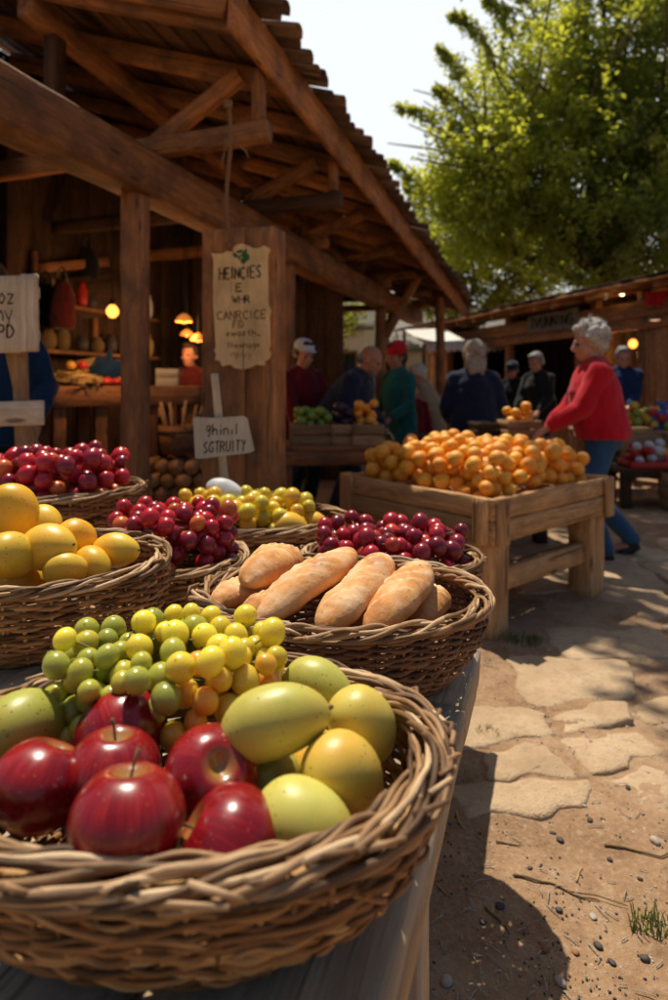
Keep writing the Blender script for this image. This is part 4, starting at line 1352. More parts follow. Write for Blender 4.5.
def strokes(mb, text, glyphs, x0, y0, h, adv, M4, r, jitter=.06, seed=1, slant=0.0, wd=None):
    q = random.Random(seed); x = x0
    for ch in text:
        if ch == ' ': x += adv * .7; continue
        gl = glyphs[ch]; wch = (wd or adv * .72) * (1.35 if ch in 'MWmw' else .55 if ch in 'Iil1' else 1)
        for pl in gl:
            pts = []
            for (a, b) in pl:
                a += q.uniform(-jitter, jitter); b += q.uniform(-jitter, jitter)
                pts.append(M4 @ V((x + a * wch + slant * b * h, y0 + b * h, 0)))
            fine = []
            for i in range(len(pts) - 1):
                for k in range(3): fine.append(pts[i].lerp(pts[i + 1], k / 3))
            fine.append(pts[-1])
            if len(fine) < 2: continue
            tube(mb, fine, [r * q.uniform(.75, 1.2) for _ in fine], 6)
        x += wch + adv * .28
    return x
GL = {
 'H': [[(0, 0), (0, 1)], [(1, 0), (1, 1)], [(0, .5), (1, .52)]], 'E': [[(1, 1), (0, 1), (0, 0), (1, 0)], [(0, .52), (.75, .52)]], 'I': [[(.5, 0), (.5, 1)]],
 'N': [[(0, 0), (0, 1), (1, 0), (1, 1)]], 'C': [[(1, .85), (.6, 1), (.15, .8), (0, .5), (.15, .15), (.6, 0), (1, .12)]], 'S': [[(1, .9), (.5, 1), (.05, .78), (.5, .52), (.95, .25), (.5, 0), (0, .12)]],
 'W': [[(0, 1), (.25, 0), (.5, .8), (.75, 0), (1, 1)]], 'R': [[(0, 0), (0, 1), (.7, .95), (.9, .72), (.6, .5), (0, .48)], [(.45, .48), (1, 0)]], 'A': [[(0, 0), (.5, 1), (1, 0)], [(.2, .4), (.8, .4)]],
 'P': [[(0, 0), (0, 1), (.7, .95), (.9, .72), (.6, .48), (0, .46)]], 'D': [[(0, 0), (0, 1), (.6, .9), (1, .5), (.6, .08), (0, 0)]], 'T': [[(0, 1), (1, 1)], [(.5, 1), (.5, 0)]], 'G': [[(1, .85), (.5, 1), (0, .6), (.1, .15), (.6, 0), (1, .2), (1, .45), (.6, .45)]],
 'U': [[(0, 1), (.02, .2), (.4, 0), (.85, .15), (1, 1)]], 'Y': [[(0, 1), (.5, .5), (1, 1)], [(.5, .5), (.4, -.1)]], 'L': [[(0, 1), (0, 0), (1, 0)]], 'M': [[(0, 0), (0, 1), (.5, .3), (1, 1), (1, 0)]], 'V': [[(0, 1), (.5, 0), (1, 1)]],
 '9': [[(.9, .7), (.5, .45), (.05, .65), (.3, 1), (.9, .9), (.85, .3), (.5, -.1)]], 'h': [[(0, 0), (0, 1.1)], [(0, .4), (.5, .6), (.9, .4), (.9, 0)]], 'i': [[(.5, 0), (.5, .55)], [(.5, .8), (.52, .86)]], 'n': [[(0, 0), (0, .6)], [(0, .4), (.5, .62), (.9, .4), (.9, 0)]], 'l': [[(.5, 0), (.5, 1.1)]],
 'd': [[(.9, 1.1), (.9, 0)], [(.9, .5), (.4, .62), (0, .3), (.4, 0), (.9, .12)]], 's': [[(.9, .55), (.4, .62), (.1, .45), (.8, .2), (.5, 0), (0, .06)]], 'o': [[(.5, 0), (0, .3), (.5, .62), (.95, .3), (.5, 0)]], 'z': [[(0, .6), (.9, .6), (0, 0), (.9, 0)]], 'm': [[(0, 0), (0, .6)], [(0, .45), (.3, .62), (.5, .4), (.5, 0)], [(.5, .45), (.8, .62), (1, .4), (1, 0)]],
 'y': [[(0, .6), (.45, .1)], [(.95, .6), (.3, -.4)]], 'r': [[(0, 0), (0, .6)], [(0, .4), (.4, .6), (.9, .55)]], 'w': [[(0, .6), (.25, 0), (.5, .5), (.75, 0), (1, .6)]], 'a': [[(.9, .6), (.3, .6), (0, .25), (.4, 0), (.9, .2), (.9, .6), (.95, 0)]], 't': [[(.5, 1), (.5, .1), (.9, 0)], [(.1, .65), (.9, .65)]], 'u': [[(0, .6), (.05, .1), (.5, 0), (.9, .2)], [(.9, .6), (.9, 0)]], 'g': [[(.9, .6), (.3, .6), (0, .3), (.4, 0), (.9, .2)], [(.9, .6), (.85, -.3), (.3, -.4)]], 'e': [[(0, .3), (.9, .35), (.5, .62), (0, .3), (.4, 0), (.9, .1)]], 'p': [[(0, .6), (0, -.4)], [(0, .5), (.6, .6), (.9, .3), (.5, 0), (0, .1)]], '-': [[(0, .3), (1, .34)]], '_': [[(0, .05), (1, .0)]],
}
def frame(o, x, n):
    """local X -> x, local Y -> up, local Z -> n"""
    x = V(x).normalized(); n = V(n).normalized(); y = n.cross(x).normalized()
    return Matrix(((x.x, y.x, n.x, o[0]), (x.y, y.y, n.y, o[1]), (x.z, y.z, n.z, o[2]), (0, 0, 0, 1)))
# scroll-shaped board
SO = PC + V2 * .018 + V((0, 0, 1.599)) - U2 * .004
root = empty('scroll_sign', SO - U2 * .0, 'tan scroll-edged board with hand lettering, hung on the plank pillar', 'sign')
kx = 3.2 / 625 / 7.14
OUT = [(80, 120), (125, 128), (170, 130), (210, 112), (250, 85), (285, 74), (320, 70), (360, 85), (400, 110), (440, 112), (480, 95), (515, 120), (502, 150), (495, 200), (499, 350), (500, 500), (520, 555), (509, 600), (512, 700), (515, 800), (503, 818), (520, 848), (508, 890), (480, 905), (475, 935), (420, 930), (380, 950), (320, 962), (260, 950), (230, 925), (165, 938), (150, 900), (112, 890), (122, 850), (105, 825), (118, 800), (106, 600), (97, 500), (97, 350), (102, 200), (96, 150)]
F4 = frame((0, 0, 0), V2, -U2)
prism([((x - 300) * kx / .9465, -(y - 515) * kx) for x, y in OUT][::-1], .022, W_SCROLL, 'board', root, F4)
mb = MB(); T4 = F4 @ Matrix.Translation((0, 0, .0222))
def line(mb, text, x0, x1, yb, yt, r, seed, jit_=.05):
    X0 = (x0 - 300) * kx / .9465; X1 = (x1 - 300) * kx / .9465
    n = len(text); adv = (X1 - X0) / n
    wsum = sum((1.35 if c in 'MWmw' else .55 if c in 'Iil1' else 1) for c in text)
    wd = (X1 - X0) / (wsum + .36 * n)
    strokes(mb, text, GL, X0, -(yb - 515) * kx, (yb - yt) * kx, wd * 1.286, T4, r, jit_, seed, wd=wd)
mb = MB(); line(mb, 'HEINCIES', 148, 468, 318, 235, .0040, 3); mb.build('lettering', M_INK, root)
mb = MB(); line(mb, 'E', 275, 330, 408, 350, .0032, 4); mb.build('lettering', M_INK, root)
mb = MB(); line(mb, 'WHR', 245, 385, 490, 440, .0030, 5); mb.build('lettering', M_INK, root)
mb = MB(); line(mb, 'CANRCICE', 130, 505, 605, 545, .0031, 6); mb.build('lettering', M_INK_F, root)
mb = MB(); line(mb, 'PID', 250, 335, 668, 610, .0026, 7); mb.build('lettering', M_INK_F, root)
mb = MB(); line(mb, 'ewasth_', 200, 465, 722, 680, .0026, 8); mb.build('lettering', M_INK_F, root)
mb = MB(); line(mb, 'thewngge', 205, 455, 805, 765, .0020, 9); mb.build('lettering', M_INK_F, root)
mb = MB(); line(mb, 'npuy', 235, 400, 870, 830, .0015, 10); mb.build('lettering', M_INK_F, root)
mb = MB()
for (x, y, a, b, rot) in ((268, 150, 14, 28, .9), (300, 125, 12, 30, 1.7), (335, 140, 16, 34, -.7), (350, 170, 26, 30, 0), (325, 195, 18, 26, .6), (300, 165, 8, 26, -.3)):
    ball(mb, F4 @ V(((x - 300) * kx / .9465, -(y - 515) * kx, .0225)), (a * kx, b * kx, .0016), 10, 6, rot=F4.to_3x3() @ Matrix.Rotation(rot, 3, 'Z'))
mb.build('painted_sprig', M_GREENPAINT, root)

# rope from the first joist to the sign
mb = MB()
top = uv(3.25, -1.74, 2.64); j = at(222, 118, 3.2)
p_end = SO + V2 * -.055 + V((0, 0, .285)) - U2 * .03
p_top = V((p_end.x - .01, p_end.y + .02, 2.66)); 
for s in (0, PI):
    pts = []
    for i in range(70):
        t = i / 69
        c = p_top.lerp(p_end, t) + V((.012 * math.sin(t * 7), .0, 0))
        a = t * 95 + s
        pts.append(c + V((math.cos(a), math.sin(a), 0)) * .0062)
    tube(mb, pts, .0068, 6)
for c, n in ((p_top.lerp(p_end, .30), 3), (p_top.lerp(p_end, .97), 2), (p_top.lerp(p_end, .04), 3)):
    for k in range(n):
        tube(mb, [c + V((math.cos(a) * .017, math.sin(a) * .017, k * .012 + math.sin(a) * .006)) for a in [2 * PI * i / 14 for i in range(14)]], .0075, 6, closed=True)
for d in ((.09, .0, -.03), (.05, .0, .07), (-.03, 0, -.08)):
    c = p_top.lerp(p_end, .30); d = V(d)
    tube(mb, [c, c + d * .5 + V((0, 0, .025)), c + d, c + d * 1.15 + V((0, 0, -.03))], [.006, .005, .005, .003], 6)
tag(mb.build('rope', M_ROPE, loc=p_end.copy()), 'knotted frayed rope holding up the scroll sign', 'rope')

# small tilted white sign on a stake
SC = at(223.5, 437.5, 2.42)
root = empty('stake_sign', V((SC.x + .02, SC.y + .01, LOW_Z)), 'small grey-white sign on a leaning stake, lettered in two lines', 'sign')
k = 2.42 / 625
F5 = frame(V((0, 0, 0)) + (SC - root.location), (1, 0, 0), (0, -1, .04))
prism([(-30 * k, 19 * k), (-27.5 * k, -20.5 * k), (-22 * k, -21 * k), (27 * k, -15 * k), (31 * k, -13 * k), (30 * k, -8 * k), (24 * k, 19 * k), (20 * k, 21.5 * k), (-10 * k, 19.6 * k), (-28 * k, 20.5 * k)], .012, W_PALE, 'board', root, F5)
mb = MB(); T5 = F5 @ Matrix.Translation((0, 0, .0122)) @ Matrix.Rotation(R_(4), 4, 'Z')
strokes(mb, '9hinil', GL, -17 * k, 3 * k, 10 * k, 6.2 * k, T5, .0022, .06, 2, slant=.1, wd=5.0 * k)
strokes(mb, 'SGTRUITY', GL, -20.5 * k, -14 * k, 10.5 * k, 5.6 * k, T5, .0022, .06, 3, slant=.12, wd=4.1 * k)
mb.build('lettering', M_INK, root)
mb = MB(); a = at(214.5, 374, 2.44) - root.location; b = at(229, 492, 2.44) - root.location
beam(mb, a, V((b.x, b.y, -.0)), .030, .018, up=(0, 1, 0), ch=.003, rough=.003, seg=14); mb.build('stake', W_SIGN, root)

# plank sign on an easel at the left edge
EY = 2.5
EC = V((at(0, 0, EY).x, EY, 0))
root = empty('easel_sign', EC, 'whitewashed plank sign on a rough wooden easel at the left edge', 'sign')
def E(px, py, dy=0.0): return at(px, py, EY) - EC + V((0, dy, 0))
mb = MB(); beam(mb, E(-10, 352), E(-10, 277), .26, .022, up=(0, 1, 0), ch=.004, rough=.004, seg=12); mb.build('board', W_SIGN, root)
mb = MB(); beam(mb, E(30.5, 351, -.004), E(30.0, 275, -.004), .066, .026, up=(0, 1, 0), ch=.004, rough=.004, seg=12); mb.build('side_plank', W_SIGN, root)
for z in (292, 336):
    mb = MB(); beam(mb, E(-42, z, .024), E(36, z, .024), .02, .045, ch=.003); mb.build('batten', W_SIGN, root)
mb = MB(); T6 = frame(E(0, 313) + V((0, -.0115, 0)), (1, 0, 0), (0, -1, 0)); k = EY / 625
strokes(mb, 'Tnoz', GL, -17 * k, 9 * k, 17 * k, 7.4 * k, T6, .0032, .05, 5, wd=6.6 * k)
strokes(mb, 'my', GL, -6 * k, -8 * k, 17 * k, 9 * k, T6, .0030, .05, 6, wd=7.5 * k)
strokes(mb, 'nPD', GL, -9 * k, -25 * k, 13 * k, 8.5 * k, T6, .0032, .05, 7, wd=6.5 * k)
mb.build('lettering', M_INK, root)
mb = MB(); beam(mb, E(12, 300, .05), V((E(24, 480).x, .05, -.0)), .052, .04, up=(0, 1, 0), ch=.006, seg=14); mb.build('leg', W_CRATE, root)
mb = MB(); beam(mb, E(-30, 300, .05), V((E(-44, 480).x, .05, -.0)), .052, .04, up=(0, 1, 0), ch=.006, seg=14); mb.build('leg', W_CRATE, root)
mb = MB(); beam(mb, E(-8, 300, .08), V((E(0, 480).x, .65, -.0)), .05, .04, up=(0, 1, 0), ch=.006, seg=14); mb.build('leg', W_CRATE, root)
mb = MB(); beam(mb, E(-60, 416, .01), E(42, 413, .01), .022, .098, ch=.005, rough=.004, seg=14); mb.build('cross_board', W_SIGN, root)

# ------------------------------------------------------------------ inside the shed
def lamp(name, p, label, top_z, shade=True, watts=6.0, mat=M_BULB, r=.035):
    root = empty(name, p, label, 'lamp')
    mb = MB(); tube(mb, [(0, 0, r * 1.5), (0, .003, (top_z - p[2]) * .5), (0, 0, top_z - p[2])], .005, 5); mb.build('cord', M_CABLE, root)
    mb = MB(); lathe(mb, [(r * .4, r * .9), (r * .45, r * 1.2), (r * .4, r * 1.8), (.005, r * 1.9)], 12); mb.build('socket', M_IRON, root)
    mb = MB(); lathe(mb, [(.002, -r * 1.15), (r * .5, -r), (r * .9, -r * .5), (r, 0), (r * .8, r * .5), (r * .42, r * .95)], 16); mb.build('bulb', mat, root)
    if shade:
        mb = MB(); prof = [(r * 2.6, -r * .5), (r * 2.4, r * .2), (r * 1.7, r * 1.1), (r * .6, r * 1.9)]
        lathe(mb, prof + [(a - .004, b - .003) for a, b in prof[::-1]], 20, closed=False); mb.build('shade', M_SHADE, root)
    if watts:
        l = bpy.data.lights.new('lamp_light', 'POINT'); l.energy = watts; l.color = (1, .52, .2); l.shadow_soft_size = .05
        lo = bpy.data.objects.new('lamp_light', l); COL.objects.link(lo); lo.parent = root; lo.location = (0, 0, -r * 2.6)
    return root
lamp('hanging_lamp', at(112.5, 311, 5.0), 'bare round amber bulb hanging between easel sign and post', 2.7, False, 16, r=.05)
lamp('hanging_lamp', at(184, 320, 6.2), 'amber glass lamp, topmost of three beside the post', 2.7, True, 9, r=.033)
lamp('hanging_lamp', at(187, 334, 6.6), 'amber glass lamp, middle one of three beside the post', 2.7, True, 0, r=.028)
lamp('hanging_lamp', at(198, 339, 6.3), 'amber glass lamp, lowest and nearest the plank pillar', 2.7, True, 6, r=.031)

CA, CB = at(48, 392, 5.0), at(200, 392, 5.9)
CA.z = CB.z = 1.165; cd = (CB - CA).normalized(); cn = V((-cd.y, cd.x, 0))
root = empty('shed_counter', V((CA.x, CA.y, 0)), 'dark high plank counter inside the shed', 'counter')
o0 = root.location.copy()
for k in range(3):
    mb = MB(); beam(mb, CA - o0 + cn * (.18 * k + .09), CB - o0 + cn * (.18 * k + .09), .175, .05, ch=.005, seg=20); mb.build('top_plank', W_POST, root)
mb = MB(); beam(mb, CA - o0 + cn * -.02 + V((0, 0, -.06)), CB - o0 + cn * -.02 + V((0, 0, -.06)), .035, .17, ch=.006, seg=20); mb.build('front_board', W_POST, root)
for t in (.07, .32, .66, .95):
    for d in (.05, .47):
        p = CA.lerp(CB, t) - o0 + cn * d
        mb = MB(); beam(mb, V((p.x, p.y, 0)), V((p.x, p.y, 1.138)), .10, .08, up=cn, ch=.006, seg=8); mb.build('leg', W_POST, root)
ct = 1.192
def on_counter(t, d): 
    p = CA.lerp(CB, t) + cn * d
    return V((p.x, p.y, ct))
def fruit(name, mat, p, r, label, cat, group, squash=.94):
    mb = MB(); ball(mb, (0, 0, r * squash), (r, r, r * squash), 14, 9, lump=.06, seed=RNG.random() * 9)
    ball(mb, (0, 0, r * squash * 2 - .002), (r * .12, r * .12, r * .1), 6, 4)
    o = mb.build(name, mat); o.location = p; o.rotation_euler = (RNG.uniform(-.2, .2), RNG.uniform(-.2, .2), RNG.random() * 6)
    return tag(o, label, cat, group)
# straw nest, card, blue bundle, fruit, box
p = on_counter(.18, .16); mb = MB(); rs = random.Random(8)
for k in range(220):
    a = rs.random() * 2 * PI; q = rs.uniform(.05, .25); z = .15 * (1 - q / .30) * rs.random() + .01
    d = V((-math.sin(a) + rs.uniform(-.5, .5), math.cos(a) + rs.uniform(-.5, .5), rs.uniform(-.2, .2))) * .09
    c = V((math.cos(a) * q, math.sin(a) * q * .8, z + .012)); e0 = c - d; e1 = c + d; e0.z = max(e0.z, .004); e1.z = max(e1.z, .004)
    tube(mb, [e0, c, e1], .006, 4)
tag(mb.build('straw_nest', M_STRAW, None, loc=(0, 0, 0)), 'heap of straw holding fruit on the shed counter', 'straw').location = p
for dx, dy, m, lab in ((-.02, .0, M_ORANGE, 'orange lying on the straw heap in the shed'), (.08, .03, M_PRODUCE_R, 'dull red fruit lying on the straw heap in the shed')):
    fruit('fruit', m, p + V((dx, dy, .13)), .045, lab, 'fruit', None)
fruit('pepper', M_PRODUCE_R, on_counter(.36, .05), .055, 'red fruit on the shed counter in front of the blue bundle', 'fruit', None, .7)
fruit('pepper', M_PRODUCE_R, on_counter(.42, .03), .05, 'smaller red fruit beside the orange one on the shed counter', 'fruit', None, .7)
fruit('fruit', M_ORANGE, on_counter(.47, .06), .052, 'orange-yellow fruit on the shed counter next to the post', 'fruit', None, .8)
o = None
mb = MB(); ball(mb, (0, 0, .13), (.14, .10, .14), 20, 14, lump=.5, seed=4); ball(mb, (.03, 0, .27), (.03, .03, .05), 8, 6, lump=.4)
o = mb.build('cloth_bundle', C_BLUE); o.location = on_counter(.42, .26); tag(o, 'blue cloth bundle on the shed counter', 'bundle')
root = empty('price_card', on_counter(.36, .42), 'ochre card with a dark drawn mark leaning on the counter', 'card')
q4 = frame((0, 0, 0), (.95, .25, .12), (.2, -.9, .3))
prism([(-.09, 0), (.10, .01), (.085, .27), (-.10, .25)], .008, M_PAPER, 'card', root, q4)
mb = MB(); T = q4 @ Matrix.Translation((0, 0, .0085))
ball(mb, T @ V((0, .15, 0)), (.022, .03, .002), 10, 6, rot=q4.to_3x3()); tube(mb, [T @ V((0, .13, 0)), T @ V((.004, .06, 0))], .006, 5); mb.build('mark', M_INK, root)
crate('white_box', 'pale slatted box standing on the shed counter right of the post', on_counter(.83, .2), .2, .20, .16, .16, 2, mat=W_PALE, cat='box')
# tub, sticks and firewood under it
root = empty('tub', at(181, 452, 5.3), 'wooden tub of sticks behind the front post', 'tub')
root.location.z = .62
mb = MB(); lathe(mb, [(.15, 0), (.175, .1), (.185, .24), (.17, .24), (.16, .1), (.14, .03)], 24, closed=True); mb.build('staves', W_POST, root)
for z in (.05, .19):
    mb = MB(); R = .165 + z * .1
    tube(mb, [(R * math.cos(a), R * math.sin(a), z) for a in [2 * PI * i / 28 for i in range(28)]], .008, 6, closed=True); mb.build('hoop', M_HOOP, root)
for k in range(9):
    a = k * .7; mb = MB()
    p0 = V((.07 * math.cos(a), .07 * math.sin(a), .04)); p1 = V((.19 * math.cos(a + .2), .12 * math.sin(a), .40 + .06 * math.sin(k * 3)))
    tube(mb, [p0, p0.lerp(p1, .5), p1], [.016, .017, .014], 7)
    o = mb.build('stick', W_CRATE); o.location = root.location; tag(o, 'split stick standing in the wooden tub', 'stick', 'sticks in the tub')
rs = random.Random(3)
for row in range(5):
    for k in range(6 - (row % 2)):
        p = at(150, 480, 5.3); x = p.x + .13 * k + (.065 if row % 2 else 0); z = .065 + row * .115
        mb = MB(); R = rs.uniform(.055, .064); tube(mb, [(0, -.18, 0), (0, 0, .002), (0, .2, 0)], [R, R * 1.03, R * .97], 9)
        o = mb.build('log', W_TABLE); o.location = (x, 5.3 + rs.uniform(-.03, .03), z); o.rotation_euler = (0, rs.random() * 6, rs.uniform(-.05, .05))
        tag(o, 'cut log in the firewood stack under the tub', 'log', 'firewood stack in the shed')
# bag and satchel on the wall
def hang(name, p, w_, h, mat, label, cat):
    root = empty(name, p, label, cat)
    mb = MB(); ell_tube(mb, [((0, 0, -h), w_ * .42, .05), ((0, 0, -h * .85), w_ * .5, .075), ((0.01, 0, -h * .45), w_ * .44, .07), ((0, 0, -h * .12), w_ * .3, .05), ((0, 0, -.01), w_ * .12, .03)], 18)
    remesh(mb, 'body', mat, root, .016, 3, .012, 9, p[0])
    mb = MB(); tube(mb, [(-w_ * .2, 0, -h * .1), (-.03, 0, .06), (0, 0, .10), (.03, 0, .06), (w_ * .2, 0, -h * .1)], .009, 6); mb.build('strap', M_IRON, root)
hang('hanging_coat', at(62, 278, 5.4), .24, .44, C_MAROON, 'dark red coat hanging in the shed beside the easel sign', 'coat')
hang('hanging_coat', at(46, 282, 5.5), .26, .40, C_BLACK, 'black coat hanging left of the dark red coat', 'coat')
hang('hanging_coat', at(88, 246, 6.2), .22, .34, C_BLACK, 'black bag hanging high on the shed wall above the bulb', 'bag')
mb = MB(); beam(mb, at(38, 268, 5.7), at(108, 262, 6.4), .03, .09); 
tag(mb.build('wall_rail', W_POST, loc=at(38, 268, 5.7)), 'wooden rail from which coats and bags hang', 'rail')
mb = MB(); beam(mb, at(70, 300, 6.0), at(120, 292, 6.4), .02, .42); 
tag(mb.build('notice_board', W_DARK, loc=at(95, 296, 6.2)), 'brown notice board on the back wall behind the bulb', 'board')

# a shelf of jars and boxes on the back wall
root = empty('wall_shelf', uv(5.2, -4.3, 1.5), 'two-tier plank shelf of jars on the back wall of the shed', 'shelf')
for z in (1.5, 1.93):
    mb = MB(); beam(mb, uv(4.4, -4.28, z) - root.location, uv(6.1, -4.28, z) - root.location, .22, .035, ch=.004, seg=12); mb.build('shelf_board', W_POST, root)
for q in (4.45, 5.25, 6.05):
    mb = MB(); beam(mb, uv(q, -4.37, 1.25) - root.location, uv(q, -4.37, 2.4) - root.location, .04, .06, up=U2, ch=.004, seg=8); mb.build('upright', W_POST, root)
js = random.Random(6); JK = [('clay_jar', M_PRODUCE_R, 'rust-coloured jar'), ('clay_jar', M_STRAW, 'straw-coloured jar'), ('clay_jar', M_HOOP, 'black jar'), ('clay_jar', M_BOXW, 'white jar'), ('clay_jar', M_STEM, 'brown jar')]
for z, tier in ((1.52, 'lower'), (1.95, 'upper')):
    q = 4.52; k = 0
    while q < 6.0:
        nm, m, lb = js.choice(JK); r = js.uniform(.045, .08); h = js.uniform(.13, .26); mb = MB()
        lathe(mb, [(r * .7, 0), (r, h * .25), (r, h * .65), (r * .6, h * .85), (r * .62, h), (r * .5, h)], 16)
        tag(mb.build(nm, m), lb + ' standing on the ' + tier + ' shelf at the back of the shed', 'jar', 'jars on the ' + tier + ' shelf').location = uv(q, -4.26 + js.uniform(-.03, .02), z)
        q += r * 2 + js.uniform(.03, .12); k += 1
# ------------------------------------------------------------------ table beside the pillar with green fruit
def plank_table(name, label, c, rotz, w_, d_, h, n=3, lg=.09, mat=W_POST, apron=.10):
    root = empty(name, c, label, 'table', None, rotz)
    bw = d_ / n
    for k in range(n):
        mb = MB(); y = -d_ / 2 + bw * (k + .5); beam(mb, (-w_ / 2, y, h - .02), (w_ / 2, y, h - .02), bw - .006, .04, ch=.004, seg=14); mb.build('top_plank', mat, root)
    for sx in (-1, 1):
        for sy in (-1, 1):
            x, y = sx * (w_ / 2 - lg), sy * (d_ / 2 - lg * .7)
            mb = MB(); beam(mb, (x, y, 0), (x, y, h - .042), lg, lg, up=(0, 1, 0), ch=.006, seg=8); mb.build('leg', mat, root)
    for sy in (-1, 1):
        mb = MB(); y = sy * (d_ / 2 - lg * .15); beam(mb, (-w_ / 2 + .02, y, h - .042 - apron / 2), (w_ / 2 - .02, y, h - .042 - apron / 2), .025, apron, ch=.004, seg=10); mb.build('apron', mat, root)
    return root
LT = V((.02, 4.85, 0)); LR = R_(4)
plank_table('market_table', 'brown plank table beside the pillar with crates of green fruit', LT, LR, .96, .5, .75)
rp = random.Random(77)
def fill(cr_c, rotz, w_, d_, z, kinds, n, r, label, cat, group, dome=.03, nm='fruit'):
    M = Matrix.Translation(V(cr_c)) @ Matrix.Rotation(rotz, 4, 'Z')
    ps = pack(n, lambda q: q.uniform(r * .85, r * 1.1), lambda q: (q.uniform(-w_ / 2 + r * 1.3, w_ / 2 - r * 1.3), q.uniform(-d_ / 2 + r * 1.3, d_ / 2 - r * 1.3)), lambda x, y: z + dome * max(0, 1 - (2 * x / w_) ** 2 - (2 * y / d_) ** 2), rp, tries=20)
    for x, y, zz, q in ps:
        m = rp.choice(kinds)
        key = (m.name, nm)
        if key not in fill.cache:
            mb = MB(); ball(mb, (0, 0, 0), (1, 1, .92), 14, 10, lump=.08, seed=3); ball(mb, (0, 0, .93), (.1, .1, .08), 6, 4); o = mb.build(nm, m); fill.cache[key] = o.data; bpy.data.objects.remove(o)
        p = M @ V((x, y, zz))
        tag(inst(nm, fill.cache[key], None, p, (rp.random(), rp.random(), rp.random() * 6), (q,) * 3), label, cat, group)
fill.cache = {}
for k, (px, w_, kinds, lab, grp, cl) in enumerate(((312, .34, [M_PRODUCE_G], 'green apple in the crate beside the plank pillar', 'green apples in the crate', 'pale crate of green apples nearest the pillar'), (343, .20, [M_PRODUCE_P], 'dark plum in the middle crate on the table', 'dark plums in the crate', 'pale crate of dark plums between the other two crates'), (366, .24, [M_ORANGE], 'orange in the crate in front of the bald man', 'oranges in the crate by the bald man', 'pale crate of oranges in front of the bald man'))):
    c = at(px, 440, 4.78); c.z = .752
    crate('fruit_crate', cl, c, LR, w_, .30, .155, 2, 'fruit crates on the market table', t=.010)
    fill(c, LR, w_, .28, .06, kinds, 22 if k == 0 else 16, .038, lab, 'orange' if k == 2 else 'plum' if k == 1 else 'apple', grp, .09 if k != 1 else .05, ('apple', 'plum', 'orange')[k])

# table with the crate that the woman in red reaches into
MT = V((1.15, 4.95, 0))
plank_table('market_table', 'dark plank table behind the orange heap', MT, R_(8), .95, .62, .80, mat=W_DARK)
c = at(519, 428, 4.85); c.z = .802
crate('fruit_crate', 'small crate of oranges under the hands of the woman in red', c, R_(8), .27, .22, .125, 2, t=.010)
fill(c, R_(8), .27, .2, .05, [M_ORANGE], 9, .040, 'orange in the small crate the woman in red reaches into', 'orange', 'oranges in the small crate', .06, 'orange')
c = at(486, 425, 5.0); c.z = .802
crate('fruit_crate', 'dark low crate on the table behind the orange heap', c, R_(8), .22, .22, .10, 2, mat=W_DARK)
# ------------------------------------------------------------------ the stall row on the right
D2 = V((-.331, .944, 0)); N2 = V((-.944, -.331, 0))          # along the front, out of the front
Q0 = V((4.95, 7.0, 0))
def Q(s, w=0, z=0): return Q0 + D2 * s + N2 * w + V((0, 0, z))
def s_px(px): # place along the front seen at a column of the photo
    k = (px - CX) / F
    # X = k*Y ; Q0.x + D2.x*s = k*(Q0.y + D2.y*s)
    return (Q0.x - k * Q0.y) / (k * D2.y - D2.x)
SR = Q(4, -1, 0)
stall = empty('market_stall', SR, 'long low timber stall with plank front on the right', 'stall')
def S(p): return V(p) - SR
SE = 8.3
# roof
mb = MB(); w_ = .42; k = 0
RN2 = (N2 * .14 + V((0, 0, .99))).normalized()
while w_ > -2.5:
    z = 2.60 + (.42 - w_) * .14
    beam(mb, S(Q(-1.5, w_, z)), S(Q(SE + .2, w_, z - .10)), .20, .03, up=RN2, ch=.004, rough=.012, seg=50); w_ -= .205; k += 1
mb.build('roof_boards', W_STALL, stall)
mb = MB()
for i in range(60):
    s = -1.5 + i * .187
    beam(mb, S(Q(s, .50 + RNG.uniform(-.03, .04), 2.638 - .0089 * (s + 1.5) + RNG.uniform(-.004, .012))), S(Q(s, -2.5, 3.05 - .0089 * (s + 1.5))), .178, .022, up=RN2, ch=.004, seg=3)
mb.build('roof_shingles', W_DARK, stall)
s = -1.2
while s < SE:
    mb = MB(); beam(mb, S(Q(s, .40, 2.53 - .0095 * (s + 1.5))), S(Q(s, -2.4, 2.92)), .07, .09, seg=8); mb.build('rafter', W_STALL, stall); s += .62
# fascia in two boards
mb = MB(); beam(mb, S(Q(-1.5, .05, 2.30)), S(Q(SE, .05, 2.20)), .04, .22, ch=.006, rough=.004, seg=50); mb.build('fascia', W_STALL, stall)
mb = MB(); beam(mb, S(Q(-1.5, .012, 2.095)), S(Q(SE, .012, 2.0)), .05, .16, ch=.006, rough=.004, seg=50); mb.build('lintel', W_POST, stall)
ss = [s_px(x) for x in (668, 640, 590, 574, 506, 496, 440)]
for s in (-1.3, ss[1], ss[2] - .05, ss[4], 7.35, SE - .1):
    mb = MB(); beam(mb, S(Q(s, -.08, 0)), S(Q(s, -.08, 2.55)), .14, .13, up=N2, ch=.01, seg=16); mb.build('post', W_POST, stall)
def panel(s0, s1, z0, z1, w_=-.02, m=W_STALL, name='plank_wall'):
    mb = MB(); s = s0
    while s < s1 - .02:
        e = min(s + .19, s1)
        beam(mb, S(Q((s + e) / 2, w_, z0)), S(Q((s + e) / 2, w_, z1)), .025, e - s - .005, up=D2, ch=.004, seg=8); s = e
    mb.build(name, m, stall)
panel(-1.2, ss[1] - .08, 0, 2.0)
panel(ss[2], ss[3], 0, 2.0, m=W_POST)
panel(ss[1], ss[2] - .13, 0, .85)
panel(ss[3], ss[4], 0, .80)
panel(ss[4] + .1, 6.9, 0, 1.0)
panel(7.4, SE, 0, 2.0)
panel(-1.4, SE, 0, 2.9, -2.4, W_DARK, 'back_wall')
